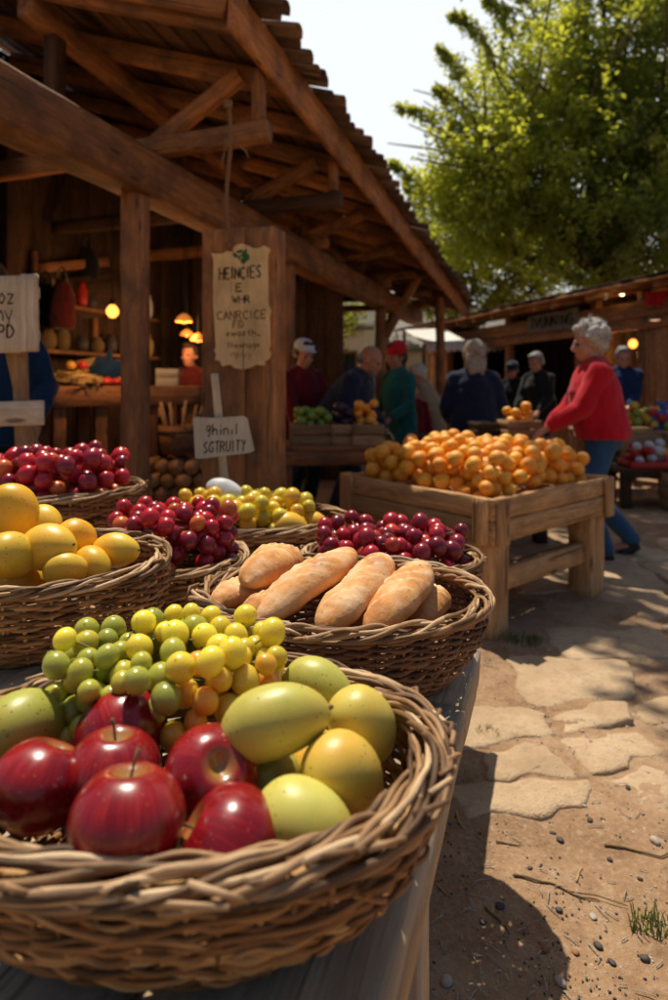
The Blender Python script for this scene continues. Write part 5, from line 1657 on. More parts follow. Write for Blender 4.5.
for s, nm in ((ss[2] + .1, 'partition'), (-1.4, 'side_wall'), (SE, 'side_wall')):
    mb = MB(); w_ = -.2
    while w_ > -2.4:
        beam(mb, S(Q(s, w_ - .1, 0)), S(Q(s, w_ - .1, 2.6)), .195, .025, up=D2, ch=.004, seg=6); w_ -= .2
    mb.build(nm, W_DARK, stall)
for a, b, z in ((ss[1] + .02, ss[2] - .13, .88), (ss[3] - .0, ss[4] - .05, .83)):
    mb = MB(); beam(mb, S(Q(a, .06, z)), S(Q(b, .06, z)), .34, .05, ch=.005, seg=12); mb.build('sill_counter', W_POST, stall)
# name board
c = Q(s_px(556), .085, 2.26)
root = empty('name_board', c, 'weathered pale name board on the stall fascia with dark lettering', 'sign')
F7 = frame((0, 0, 0), -D2, N2)
prism([(-.62, -.15), (-.3, -.155), (.2, -.15), (.62, -.17), (.66, .0), (.64, .17), (.3, .15), (-.1, .155), (-.6, .14), (-.65, .0)], .018, wood('wood_name_board', (.14, .12, .09), (.27, .24, .19), .8), 'board', root, F7)
mb = MB(); strokes(mb, 'TVUNNING', GL, -.55, -.08, .17, .14, F7 @ Matrix.Translation((0, 0, .0185)), .013, .05, 5, wd=.105); mb.build('lettering', M_INK, root)
# bulbs along the eave
def bulb(px, py, w_, lit, label):
    s = s_px(px); p = Q(s, w_, 0)
    # follow the column to the eave line
    p.x = (px - CX) / F * p.y
    p.z = CAMZ - (py - HY) / F * p.y
    r = .045
    root = empty('light_bulb', p, label, 'bulb', 'bulbs along the stall eave')
    mb = MB(); lathe(mb, [(.002, -r * 1.2), (r * .6, -r), (r, -r * .2), (r * .85, r * .5), (r * .4, r * 1.1)], 14); mb.build('glass', M_BULB_W if lit else M_WHITE, root)
    mb = MB(); lathe(mb, [(r * .42, r * 1.0), (r * .45, r * 1.9), (.01, r * 2.0)], 10); tube(mb, [(0, 0, r * 1.9), (0, 0, max(r * 2.2, 2.50 - p.z))], .006, 5); mb.build('socket', M_IRON, root)
bulb(622, 292, .30, True, 'lit bulb under the stall eave, left of the red sign')
bulb(605, 296, .30, False, 'unlit pale bulb just left of the lit eave bulb')
bulb(552, 306, .30, False, 'unlit bulb at the eave above the name board')
bulb(505, 315, .30, False, 'unlit bulb at the eave left of the name board')
mb = MB(); pts = []
for i in range(60):
    s = -1.2 + i * .18; pts.append(Q(s, .36, 2.50 - .01 * s - .035 * abs(math.sin(s * 1.7))))
tag(mb.build('power_cable', M_CABLE, None) if False else (tube(mb, pts, .008, 5), mb.build('power_cable', M_CABLE, loc=pts[0].copy()))[1], 'thin black cable strung along the stall eave', 'cable')
# red sign, pan lamp
p = Q(s_px(657), .5, 0); p.x = (657 - CX) / F * p.y; p.z = CAMZ - (299 - HY) / F * p.y
root = empty('red_sign', p, 'red sign hanging under the eave at the right edge', 'sign')
F8 = frame((0, 0, 0), (1, 0, 0), (0, -1, 0))
prism([(-.16, -.09), (.3, -.09), (.3, .09), (-.16, .09)], .03, C_RCAP, 'panel', root, F8)
mb = MB(); strokes(mb, 'mwm', GL, -.12, -.05, .15, .13, F8 @ Matrix.Translation((0, 0, .031)), .008, .05, 3, wd=.09); mb.build('lettering', M_REDPLASTIC, root)
mb = MB()
for x in (-.12, .25): tube(mb, [(x, -.015, .09), (x, -.015, 2.55 - p.z)], .005, 5)
mb.build('cord', M_CABLE, root)
p = Q(s_px(655), .52, 0); p.y -= .15; p.x = (655 - CX) / F * p.y; p.z = CAMZ - (318 - HY) / F * p.y
root = empty('pan_lamp', p, 'round pan-shaped lamp hanging below the red sign', 'lamp')
mb = MB(); lathe(mb, [(.085, -.03), (.088, .0), (.04, .03), (.025, .06), (.02, .10), (.012, .105)], 20, closed=False); mb.build('shade', W_POST, root)
mb = MB(); ball(mb, (0, 0, -.02), (.07, .07, .018), 16, 8); mb.build('bulb', m_bulb('bulb_peach', (1, .55, .32), 1.1), root)
mb = MB(); tube(mb, [(0, 0, .1), (0, 0, 2.55 - p.z)], .006, 5); mb.build('cord', M_CABLE, root)
lamp('hanging_lamp', at(633, 343.5, 9.3), 'glowing amber lamp in the dark stall opening', 2.6, False, 22, r=.065)
mb = MB(); lathe(mb, [(.03, -.22), (.09, -.18), (.10, -.05), (.07, .08), (.03, .14), (.02, .2)], 16); tube(mb, [(0, 0, .18), (0, 0, .75)], .006, 5)
o = mb.build('hanging_jug', M_WHITE); o.location = at(645, 335, 9.0); tag(o, 'pale jug hanging beside the amber lamp in the stall', 'jug')

# displays in front
plank_table('market_table', 'plank stand in front of the stall at the right edge', V((3.62, 7.15, 0)), R_(-4), 1.65, .6, .70, mat=W_CRATE, apron=.18)
c = V((3.92, 6.98, .702)); crate('fruit_crate', 'pale crate under the blue bag at the right edge', V((3.80, 6.78, .48)), R_(-4), .42, .16, .20, 2)
kinds = [M_PRODUCE_Y, M_PRODUCE_G, M_PRODUCE_R, M_PRODUCE_Y]
fill(V((3.35, 7.05, .70)), R_(-4), .85, .4, .0, kinds, 46, .052, 'small mixed fruit piled on the stand in front of the stall', 'fruit', 'mixed fruit on the right stand', .05, 'fruit')
def bag(p, sx, label):
    root = empty('plastic_bag', p, label, 'bag')
    mb = MB(); ball(mb, (0, 0, .11), (.13 * sx, .11, .11), 20, 14, lump=.55, seed=sx * 7); ball(mb, (.02, 0, .22), (.05, .05, .07), 12, 8, lump=.5, seed=2)
    remesh(mb, 'body', M_BLUEBAG, root, .012, 2, .014, 14, sx)
    mb = MB()
    for s in (-1, 1): tube(mb, [(.02 + s * .01, 0, .26), (.02 + s * .06, 0, .32), (.02 + s * .08, .02, .28)], [.02, .016, .006], 7, flat=.5)
    mb.build('handle', M_BLUEBAG, root)
bag(V((3.66, 7.0, .702)), 1.15, 'knotted bright blue plastic bag at the right edge of the stand')
bag(V((3.20, 7.25, .702)), 1.1, 'blue plastic bag in front of the man in dark blue')
plank_table('low_stand', 'low stand with red trays in front of the stall', V((3.5, 6.28, 0)), R_(-3), 1.45, .5, .385, mat=W_DARK, apron=.05)
for k, (x, kk, lab, grp, cl) in enumerate(((3.12, [M_PRODUCE_R, M_PRODUCE_Y, M_WHITE], 'red or cream fruit in the red tray on the low stand', 'fruit in the red tray', 'red tray of cream and red fruit on the low stand'), (3.62, [M_PRODUCE_L], 'lilac cabbage in the red tray at the right edge', 'lilac cabbages in the red tray', 'red tray of lilac cabbages at the right edge'))):
    c = V((x, 6.22, .387))
    root = empty('tray', c, cl, 'tray', 'red trays on the low stand', R_(-3))
    for a, b, w1, d1 in (((-.23, -.17, .035), (.23, -.17, .035), .012, .07), ((-.23, .17, .035), (.23, .17, .035), .012, .07), ((-.23, -.16, .035), (-.23, .16, .035), .012, .07), ((.23, -.16, .035), (.23, .16, .035), .012, .07)):
        mb = MB(); beam(mb, a, b, w1, d1, ch=.003, seg=4); mb.build('side', M_REDPLASTIC, root)
    mb = MB(); beam(mb, (-.22, 0, .008), (.22, 0, .008), .32, .012, ch=.003, seg=4); mb.build('bottom', M_REDPLASTIC, root)
    fill(c, R_(-3), .44, .32, .015, kk, 16, .05, lab, 'cabbage' if k else 'fruit', grp, .04, 'cabbage' if k else 'fruit')
crate('wooden_crate', 'tall slatted crate standing on the ground under the red trays', V((3.33, 5.95, 0)), R_(-3), .36, .26, .36, 3)
crate('wooden_crate', 'second slatted crate on the ground at the right edge', V((3.72, 5.97, 0)), R_(-3), .34, .26, .34, 3)

# white canvas awnings behind the people
def awning(px0, px1, py, Y, label):
    a = at(px0, py, Y); b = at(px1, py - 2, Y + .4)
    root = empty('awning', V((a.x, a.y, 0)), label, 'awning')
    o = root.location.copy(); d = V((-.2, 1.3, .35)); n = 14; vs = []; fs = []
    for j in range(7):
        for i in range(n + 1):
            p = a.lerp(b, i / n) + d * (j / 6) - V((0, 0, .07 * math.sin(PI * i / n) * math.sin(PI * j / 6))) - o
            vs.append(p)
    for i in range(n + 1):
        p = a.lerp(b, i / n) - V((0, .01, .16 + .03 * math.cos(i * PI))) - o; vs.append(p)
    for j in range(6):
        for i in range(n): fs.append((j * (n + 1) + i, j * (n + 1) + i + 1, (j + 1) * (n + 1) + i + 1, (j + 1) * (n + 1) + i))
    for i in range(n): fs.append((i, 7 * (n + 1) + i, 7 * (n + 1) + i + 1, i + 1))
    mb = MB(); mb.add(vs, fs); mb.build('canvas', M_CANVAS, root)
    for q in (a, b, a + d, b + d):
        mb = MB(); beam(mb, V((q.x, q.y, 0)) - o, q - o - V((0, 0, .02)), .06, .06, up=(0, 1, 0)); mb.build('pole', W_POST, root)
awning(424, 466, 343, 11.0, 'white canvas awning behind the woman in the navy coat')
awning(470, 512, 344, 12.2, 'white canvas awning next to the stall doorway')

# houses far behind
def house(name, label, c, rotz, w_, d_, h, rh, mw, mr, wins=()):
    root = empty(name, c, label, 'house', None, rotz)
    mb = MB()
    X, Y_ = w_ / 2, d_ / 2
    mb.add([(-X, -Y_, 0), (X, -Y_, 0), (X, Y_, 0), (-X, Y_, 0), (-X, -Y_, h), (X, -Y_, h), (X, Y_, h), (-X, Y_, h), (-X, 0, h + rh - .12), (X, 0, h + rh - .12)],
           [(0, 1, 5, 4), (2, 3, 7, 6), (1, 2, 6, 9, 5), (3, 0, 4, 8, 7)]); mb.build('wall', mw, root, smooth=False)
    for s in (-1, 1):
        mb = MB(); e = .35; k = rh / Y_
        y0, z0 = s * (Y_ + e), h - e * k
        beam(mb, (0, y0, z0), (0, s * .02, h + rh), w_ + .6, .12, up=(0, 0, 1), ch=.01, seg=10, rough=.02); mb.build('roof', mr, root)
    for (x, z, a, b) in wins:
        r_ = MB(); beam(r_, (x - a / 2 - .05, -Y_ - .02, z), (x + a / 2 + .05, -Y_ - .02, z), .08, b + .1, ch=.008, seg=3); f = r_.build('window', W_POST, root)
        r_ = MB(); beam(r_, (x - a / 2, -Y_ - .052, z), (x + a / 2, -Y_ - .052, z), .03, b - .02, ch=.004, seg=3); r_.build('pane', M_GLASSDARK, f)
house('house', 'cream house with grey roof seen between shed end and stall', V((2.9, 25, 0)), R_(12), 8, 6, 2.6, 1.7, M_PLASTER, M_SLATE, ((-2, 1.5, .9, 1.0), (1.0, 1.5, .9, 1.0), (2.8, 1.2, 1.0, 1.9)))
house('house', 'pale grey house seen through the open end of the shed', V((-2.2, 21, 0)), R_(-8), 7, 6, 3.0, 2.0, M_PLASTER2, M_SLATE, ((1.8, 1.6, .9, 1.1), (-.5, 1.6, .9, 1.1), (2.9, 1.4, .7, 1.4)))
house('house', 'plain ochre house far behind the stall row', V((13, 30, 0)), R_(20), 12, 7, 3.2, 2.2, M_PLASTER, M_SLATE, ((-3, 1.6, 1, 1.1), (0, 1.6, 1, 1.1)))
# ------------------------------------------------------------------ people
def ik(a, b, l1, l2, bend):
    d = b - a; L_ = min(d.length, (l1 + l2) * .998); d = d.normalized()
    b = a + d * L_
    x = (l1 * l1 - l2 * l2 + L_ * L_) / (2 * L_); h = math.sqrt(max(0, l1 * l1 - x * x))
    n = bend - d * bend.dot(d)
    n = n.normalized() if n.length > 1e-5 else d.orthogonal()
    return a + d * x + n * h, b

def hand(mb, w, d, palm_n, side, s=1.0, curl=.5):
    """palm and five bent fingers; w = wrist, d = direction of the fingers, palm_n = out of the palm"""
    d = d.normalized(); palm_n = (palm_n - d * palm_n.dot(d)).normalized(); x = d.cross(palm_n) * side
    ell_tube(mb, [(w - d * .02 * s, .024 * s, .019 * s), (w + d * .02 * s, .032 * s, .018 * s), (w + d * .06 * s, .040 * s, .016 * s), (w + d * .09 * s, .038 * s, .013 * s)], 12, x)
    for k, (o, ln) in enumerate(((.030, .068), (.011, .078), (-.010, .073), (-.029, .056))):
        p = w + d * .07 * s + x * (o * s); pts = [p]
        dd = d.copy()
        for q in range(3):
            a = curl * (.45 + .35 * q)
            dd = (d * math.cos(a) + palm_n * math.sin(a) + x * (o * 1.2)).normalized()
            p = p + dd * (ln * s * (.52, .34, .30)[q]); pts.append(p)
        tube(mb, pts, [.0105 * s, .0100 * s, .0092 * s, .0078 * s], 8)
    p = w + d * .015 * s + x * .024 * s
    dd = (d * .6 + x * .75 + palm_n * .35).normalized(); p1 = p + dd * .045 * s; p2 = p1 + (d * .9 + x * .25 + palm_n * .4).normalized() * .034 * s
    tube(mb, [p, p1, p2], [.014 * s, .0115 * s, .0085 * s], 8)

HS = 1.10
def head_shape(mb, M, s):
    s = s * HS
    R3 = M.to_3x3()
    def b(c, r): ball(mb, M @ (V(c) * s), tuple(q * s for q in r), 16, 12, rot=R3)
    b((0, -.012, .035), (.074, .094, .088))
    b((0, .028, -.03), (.058, .062, .078))
    b((0, .040, -.085), (.036, .040, .030))
    b((0, .070, .020), (.050, .022, .016))
    b((.034, .060, -.022), (.026, .026, .022)); b((-.034, .060, -.022), (.026, .026, .022))
    tube(mb, [M @ (V((0, .084, .012)) * s), M @ (V((0, .100, -.014)) * s), M @ (V((0, .108, -.034)) * s)], [.009 * s, .012 * s, .0155 * s], 10)
    b((.012, .094, -.038), (.010, .011, .009)); b((-.012, .094, -.038), (.010, .011, .009))
    b((0, .082, -.062), (.024, .012, .0065)); b((0, .079, -.073), (.021, .012, .007))
    for sx in (-1, 1):
        b((sx * .076, -.010, -.008), (.012, .020, .032))

def person(loc, face, h, label, skin=M_SKIN, top=C_NAVY, legs=C_JEAN, shoe=M_SHOE, hair=H_GREY, style='short', lean=0, hands=None, feet=None, head=(0, 0), hat=None, voxel=.014, group=None, coat=.80, bulk=1.0, crouch=0.0, skirt=False):
    """face: the direction looked at on the ground; hands and feet in body space (x right, y forward, z up) for a 1.7 m body"""
    fx = V((face[0], face[1], 0)).normalized()
    root = empty('person', loc, label, 'person', group, math.atan2(-fx.x, fx.y))
    s = h / 1.70
    K = lambda p: V(p) * s
    pel = K((0, 0, .93 - crouch))
    Rl = Matrix.Rotation(-R_(lean), 3, 'X')
    def up(p): return pel + Rl @ (K(p) - K((0, 0, .93)))
    sh = {q: up((q * .172, 0, 1.365)) for q in (-1, 1)}
    neck = up((0, -.005, 1.46)); hb = up((0, .012, 1.50))
    hp, hy = head
    Hm = Matrix.Translation(hb + Rl @ K((0, .005, .085))) @ Matrix.Rotation(-R_(lean * .45 + hp), 4, 'X') @ Matrix.Rotation(R_(hy), 4, 'Z')
    # arms
    hands = hands or {-1: (-.26, .05, .82), 1: (.26, .05, .82)}
    feet = feet or {-1: (-.11, 0, .0), 1: (.11, .02, .0)}
    arms = {}
    for q in (-1, 1):
        e, w = ik(sh[q], K(hands[q]), .29 * s, .26 * s, V((q * .5, -.7, -.5)))
        arms[q] = (sh[q], e, w)
    lg = {}
    for q in (-1, 1):
        hip = pel + K((q * .095, 0, -.03)); f = V(feet[q]); ank = K((f.x, f.y - .02, f.z + .085))
        k, a = ik(hip, ank, .44 * s, .43 * s, V((0, 1, .05)))
        lg[q] = (hip, k, a)
    # the body, one continuous skin
    mb = MB()
    ell_tube(mb, [(pel + K((0, 0, -.07)), .13 * s, .10 * s), (pel, .155 * s, .11 * s), (up((0, .0, 1.08)), .135 * s, .095 * s), (up((0, .01, 1.25)), .155 * s, .11 * s), (up((0, 0, 1.37)), .15 * s, .09 * s), (up((0, -.005, 1.43)), .08 * s, .065 * s), (neck, .055 * s, .055 * s), (hb, .052 * s, .056 * s), (Hm @ (V((0, 0, -.02)) * s), .05 * s, .055 * s)], 18)
    head_shape(mb, Hm, s)
    for q in (-1, 1):
        a, e, w = arms[q]
        tube(mb, [a + (up((0, 0, 1.38)) - a) * .3, a, a.lerp(e, .5), e, e.lerp(w, .45), w], [.05 * s, .056 * s, .047 * s, .040 * s, .036 * s, .026 * s], 12)
        hd = ((w - e).normalized() + V((0, .2, -.25))).normalized()
        hand(mb, w, hd, V((-q * .3, .3, -1)), q, s * 1.02)
        hp_, k, an = lg[q]
        tube(mb, [hp_, hp_.lerp(k, .5), k, k.lerp(an, .35), an], [.082 * s, .07 * s, .052 * s, .05 * s, .036 * s], 12)
        f = K(feet[q]); 
        tube(mb, [an, an + V((0, .03, -.045)) * s, an + V((0, .13, -.065)) * s, an + V((0, .17, -.068)) * s], [.038 * s, .036 * s, .03 * s, .018 * s], 10)
    remesh(mb, 'body', skin, root, .0062 if voxel < .012 else voxel * .75, 2)
    # eyes
    for q in (-1, 1):
        mb = MB(); ball(mb, Hm @ (V((q * .031, .079, .002)) * s * HS), .0115 * s * HS, 10, 8); mb.build('eye', M_EYE, root)
    # top: loose over the body
    mb = MB(); B = bulk
    z0 = coat
    def tp(z): return pel + K((0, 0, z - .93)) if z < .95 else up((0, 0, z))
    ell_tube(mb, [(tp(z0), .195 * s * B, .15 * s * B), (tp(z0 + .06), .20 * s * B, .155 * s * B), (tp(.98), .195 * s * B, .155 * s * B), (up((0, .015, 1.12)), .19 * s * B, .155 * s * B), (up((0, .02, 1.25)), .192 * s * B, .148 * s * B), (up((0, .0, 1.35)), .160 * s * B, .118 * s * B), (up((0, -.008, 1.415)), .108 * s * B, .090 * s * B), (up((0, -.008, 1.455)), .078 * s, .074 * s), (up((0, -.005, 1.48)), .070 * s, .070 * s)], 22)
    for q in (-1, 1):
        a, e, w = arms[q]
        ball(mb, a, .070 * s * B, 16, 12)
        tube(mb, [neck + (a - neck) * .12, neck + (a - neck) * .55, a], [.055 * s, .060 * s * B, .058 * s * B], 12)
        tube(mb, [up((q * .07, 0, 1.26)), up((q * .12, 0, 1.30)), a], [.09 * s * B, .085 * s * B, .062 * s * B], 12)
        tube(mb, [a, a.lerp(e, .5), e, e.lerp(w, .5), e.lerp(w, .88), e.lerp(w, .97)], [.070 * s * B, .067 * s * B, .063 * s * B, .057 * s * B, .047 * s, .043 * s], 14)
    remesh(mb, 'jacket', top, root, voxel, 3, .012, 10, loc[0] * 3, .7)
    # trousers
    mb = MB()
    ell_tube(mb, [(pel + K((0, 0, .12)), .165 * s, .125 * s), (pel, .178 * s, .135 * s), (pel + K((0, 0, -.10)), .170 * s, .13 * s)], 18)
    for q in (-1, 1):
        hp_, k, an = lg[q]
        tube(mb, [hp_ + V((0, 0, .03)), hp_.lerp(k, .3), k, k.lerp(an, .5), an + (k - an) * .03, an + V((0, 0, -.02)) * s], [.10 * s, .098 * s, .078 * s, .07 * s, .064 * s, .064 * s], 14)
    if skirt:
        ell_tube(mb, [(pel + K((0, 0, .1)), .17 * s, .13 * s), (pel + K((0, 0, -.2)), .22 * s, .18 * s), (pel + K((0, 0, -.55)), .25 * s, .22 * s)], 20)
    remesh(mb, 'trousers' if not skirt else 'skirt', legs, root, voxel, 3, .008, 12, loc[1] * 3, .6)
    for q in (-1, 1):
        an = lg[q][2]; mb = MB(); o = V(feet[q]) * s
        tilt = -1.0 if o.z > .04 else -.12
        hd = V((0, math.cos(tilt), math.sin(tilt) * .7 - .0))
        heel = an + V((0, -.035, -.045)) * s
        if o.z > .04: tip = an + V((0, .10, -.115)) * s
        else: tip = an + V((0, .17, -.058)) * s
        ell_tube(mb, [(heel + V((0, -.02, .0)), .03 * s, .03 * s), (heel.lerp(tip, .15), .042 * s, .042 * s), (heel.lerp(tip, .5), .044 * s, .042 * s), (heel.lerp(tip, .8), .047 * s, .033 * s), (tip, .03 * s, .02 * s)], 14)
        tube(mb, [an + V((0, 0, .05)) * s, an + V((0, 0, -.03)) * s], [.05 * s, .05 * s], 12)
        remesh(mb, 'shoe', shoe, root, .010, 2)
    # hair
    s = s * HS
    if hair is not None:
        mb = MB(); R3 = Hm.to_3x3()
        def hb_(c, r, l=.25): ball(mb, Hm @ (V(c) * s), tuple(q * s for q in r), 18, 12, rot=R3, lump=l, seed=loc[0] * 7 + c[0] * 30)
        if style in ('short', 'fluffy', 'long', 'bun'):
            f = 1.0 if style == 'short' else 1.13
            hb_((0, -.030, .060), (.083 * f, .094 * f, .082 * f), .12)
            hb_((0, -.065, .0), (.076 * f, .055 * f, .080 * f), .15)
            hb_((0, .045, .105), (.06 * f, .038 * f, .028 * f), .2)
            for q in (-1, 1):
                hb_((q * .066 * f, -.025, .03), (.024 * f, .05 * f, .06 * f), .2)
        if style == 'fluffy':
            rh = random.Random(4)
            for _ in range(46):
                a = rh.uniform(0, 2 * PI); e = rh.uniform(-.3, 1.4)
                d = V((math.cos(a) * math.cos(e), math.sin(a) * math.cos(e), math.sin(e)))
                if d.y > .45 and d.z < .55: continue
                hb_((d.x * .096, d.y * .108 - .026, d.z * .10 + .045), (.030, .030, .028), .3)
        if style == 'long':
            for q in (-.055, -.02, .02, .055):
                hb_((q, -.085, -.07), (.034, .032, .115), .3)
            hb_((.07, -.03, -.05), (.022, .04, .09), .3); hb_((-.07, -.03, -.05), (.022, .04, .09), .3)
        if style == 'fringe':
            hb_((0, -.075, -.005), (.074, .045, .05), .15)
            for q in (-1, 1): hb_((q * .070, -.03, .0), (.014, .05, .035), .15)
        if style == 'beard':
            hb_((0, .045, -.085), (.05, .048, .042), .15); hb_((0, -.075, -.005), (.074, .045, .05), .15)
        remesh(mb, 'hair', hair, root, .007 if style == 'fluffy' else .010, 2, .006, 55, 3)
        if style in ('fluffy', 'long'):
            mb = MB(); rh = random.Random(9)
            for _ in range(230 if style == 'fluffy' else 260):
                a = rh.uniform(0, 2 * PI); e = rh.uniform(-.5 if style == 'fluffy' else -.2, 1.5)
                d = V((math.cos(a) * math.cos(e), math.sin(a) * math.cos(e), math.sin(e)))
                if d.y > .4 and d.z < .5: continue
                q = 1.0 if style == 'fluffy' else .86
                p0 = V((d.x * .104, d.y * .114 - .026, d.z * .104 + .045)) * q
                t_ = V((-d.y, d.x, -1.2 if style == 'long' else rh.uniform(-.9, .5))).normalized()
                p1 = p0 + t_ * .022 + d * .002; p2 = p1 + t_ * (.03 if style == 'fluffy' else .07) - d * .004 + V((rh.uniform(-1, 1), rh.uniform(-1, 1), rh.uniform(-1, 1))) * .010
                tube(mb, [Hm @ (x * s) for x in (p0 - d * .012, p0.lerp(p1, .5) + d * .004, p1, p2)], [.0045 * s, .0042 * s, .0036 * s, .001 * s], 5)
            mb.build('hair_wisps', hair, root)
    if hat:
        kind, hm = hat; mb = MB(); R3 = Hm.to_3x3()
        if kind == 'cap':
            ball(mb, Hm @ (V((0, -.015, .075)) * s), (.088 * s, .104 * s, .07 * s), 20, 12, rot=R3)
            ball(mb, Hm @ (V((0, .09, .055)) * s), (.06 * s, .06 * s, .010 * s), 16, 8, rot=R3)
        elif kind == 'beanie':
            ball(mb, Hm @ (V((0, -.02, .075)) * s), (.092 * s, .105 * s, .088 * s), 20, 12, rot=R3, lump=.08)
            ball(mb, Hm @ (V((0, -.01, .035)) * s), (.093 * s, .108 * s, .028 * s), 20, 10, rot=R3)
        elif kind == 'brim':
            ball(mb, Hm @ (V((0, -.01, .085)) * s), (.085 * s, .10 * s, .075 * s), 20, 12, rot=R3)
            ball(mb, Hm @ (V((0, -.005, .06)) * s), (.14 * s, .15 * s, .012 * s), 24, 8, rot=R3)
        ho = remesh(mb, 'hat', hm, root, .008, 2, .003, 20, 1)
        if kind == 'beanie' and hm is C_RCAP:
            mb = MB(); tube(mb, [Hm @ (V((.02, -.05, .15)) * s), Hm @ (V((.03, -.06, .21)) * s), Hm @ (V((.045, -.06, .26)) * s)], [.006, .012, .003], 7, flat=.4); mb.build('feather', M_INK, root)
    return root

# the woman in red at the orange table
W0 = V((1.845, 4.30, 0))
person(W0, (-1, .18), 1.60, 'grey-haired woman in a red sweater and jeans reaching over the orange table', M_SKIN, C_RED, C_JEAN, M_SHOE, H_GREY, 'fluffy', lean=7,
       hands={-1: (-.14, .40, .97), 1: (.18, .37, .93)}, feet={-1: (-.10, .02, 0), 1: (.11, -.21, .045)}, head=(4, 6), voxel=.009, coat=.885, bulk=1.22)
def P(px, Y): return V(((px - CX) / F * Y, Y, 0))
person(P(474, 5.55), (.12, 1), 1.56, 'long-haired woman in a navy coat seen from behind the oranges', M_SKIN, C_NAVY, C_DARKJ, M_SHOEB, H_BLOND, 'long', lean=4, hands={-1: (-.22, .22, .95), 1: (.22, .24, .95)}, head=(12, 10), coat=.62, bulk=1.18)
person(P(335, 5.38), (.95, -.35), 1.60, 'bald man in a navy jacket bending over the fruit crates', M_SKIN2, C_NAVY, C_DARKJ, M_SHOE, H_SALT, 'beard', lean=30, hands={-1: (-.16, .44, .86), 1: (.16, .36, .86)}, head=(8, -5), bulk=1.36)
person(P(298, 5.6), (.55, -.8), 1.58, 'person in a red top and white cap behind the green fruit', M_SKIN, C_RED2, C_DARKJ, M_SHOE, H_DARK, 'short', lean=8, hands={-1: (-.20, .38, .86), 1: (.20, .36, .86)}, head=(12, 0), hat=('cap', C_CAP), bulk=1.1)
person(P(401, 6.1), (-.8, -.5), 1.58, 'person in teal with a red hat by the shed post', M_SKIN2, C_TEAL, C_TEAL, M_SHOE, H_DARK, 'short', lean=4, hands={-1: (-.20, .30, .95), 1: (.20, .25, .98)}, head=(6, 0), hat=('beanie', C_RCAP), coat=.45)
person(P(413, 6.7), (-.2, -1), 1.22, 'child in a reddish top facing the camera between teal and beige', M_SKIN, C_RED2, C_JEAN, M_SHOE, H_BROWN, 'short', head=(5, 0))
person(P(437, 7.0), (-.85, .25), 1.46, 'grey-haired person in a beige jacket stooping left of the navy coat', M_SKIN2, C_BEIGE, C_DARKJ, M_SHOE, H_GREY, 'short', lean=22, hands={-1: (-.18, .42, .85), 1: (.18, .40, .85)}, head=(5, 0), bulk=1.12)
person(P(515, 9.3), (-.6, -.8), 1.52, 'person in dark clothes and dark hat under the name board', M_SKIN2, C_BLACK, C_BLACK, M_SHOE, H_DARK, 'short', lean=10, hands={-1: (-.18, .36, .9), 1: (.18, .36, .9)}, head=(10, 0), hat=('beanie', C_NAVY))
person(P(542, 8.4), (-.75, -.6), 1.62, 'grey-haired man in a dark jacket looking down beside the red sweater', M_SKIN2, C_BLACK, C_DARKJ, M_SHOE, H_SALT, 'short', lean=12, hands={-1: (-.18, .36, .9), 1: (.18, .36, .9)}, head=(14, 0), bulk=1.1)
person(P(622, 8.0), (-.25, -1), 1.66, 'grey-haired man in dark blue behind the blue bags', M_SKIN, C_DBLUE, C_DARKJ, M_SHOE, H_SALT, 'short', lean=6, hands={-1: (-.02, .34, .96), 1: (.16, .36, .92)}, head=(10, 0), bulk=1.12)
person(P(-12, 3.5), (.5, -1), 1.84, 'man in a blue jacket and brown hat behind the easel sign', M_SKIN2, C_BLUE, C_BLACK, M_SHOE, H_BROWN, 'short', hands={-1: (-.22, .2, .95), 1: (.22, .2, .95)}, hat=('brim', C_BROWN), bulk=1.1)
person(P(190, 6.7), (-.3, -1), 1.62, 'person in dark red deep inside the shed below the amber lamps', M_SKIN2, C_MAROON, C_BLACK, M_SHOE, H_DARK, 'short', hands={-1: (-.2, .3, 1.0), 1: (.2, .3, 1.0)})
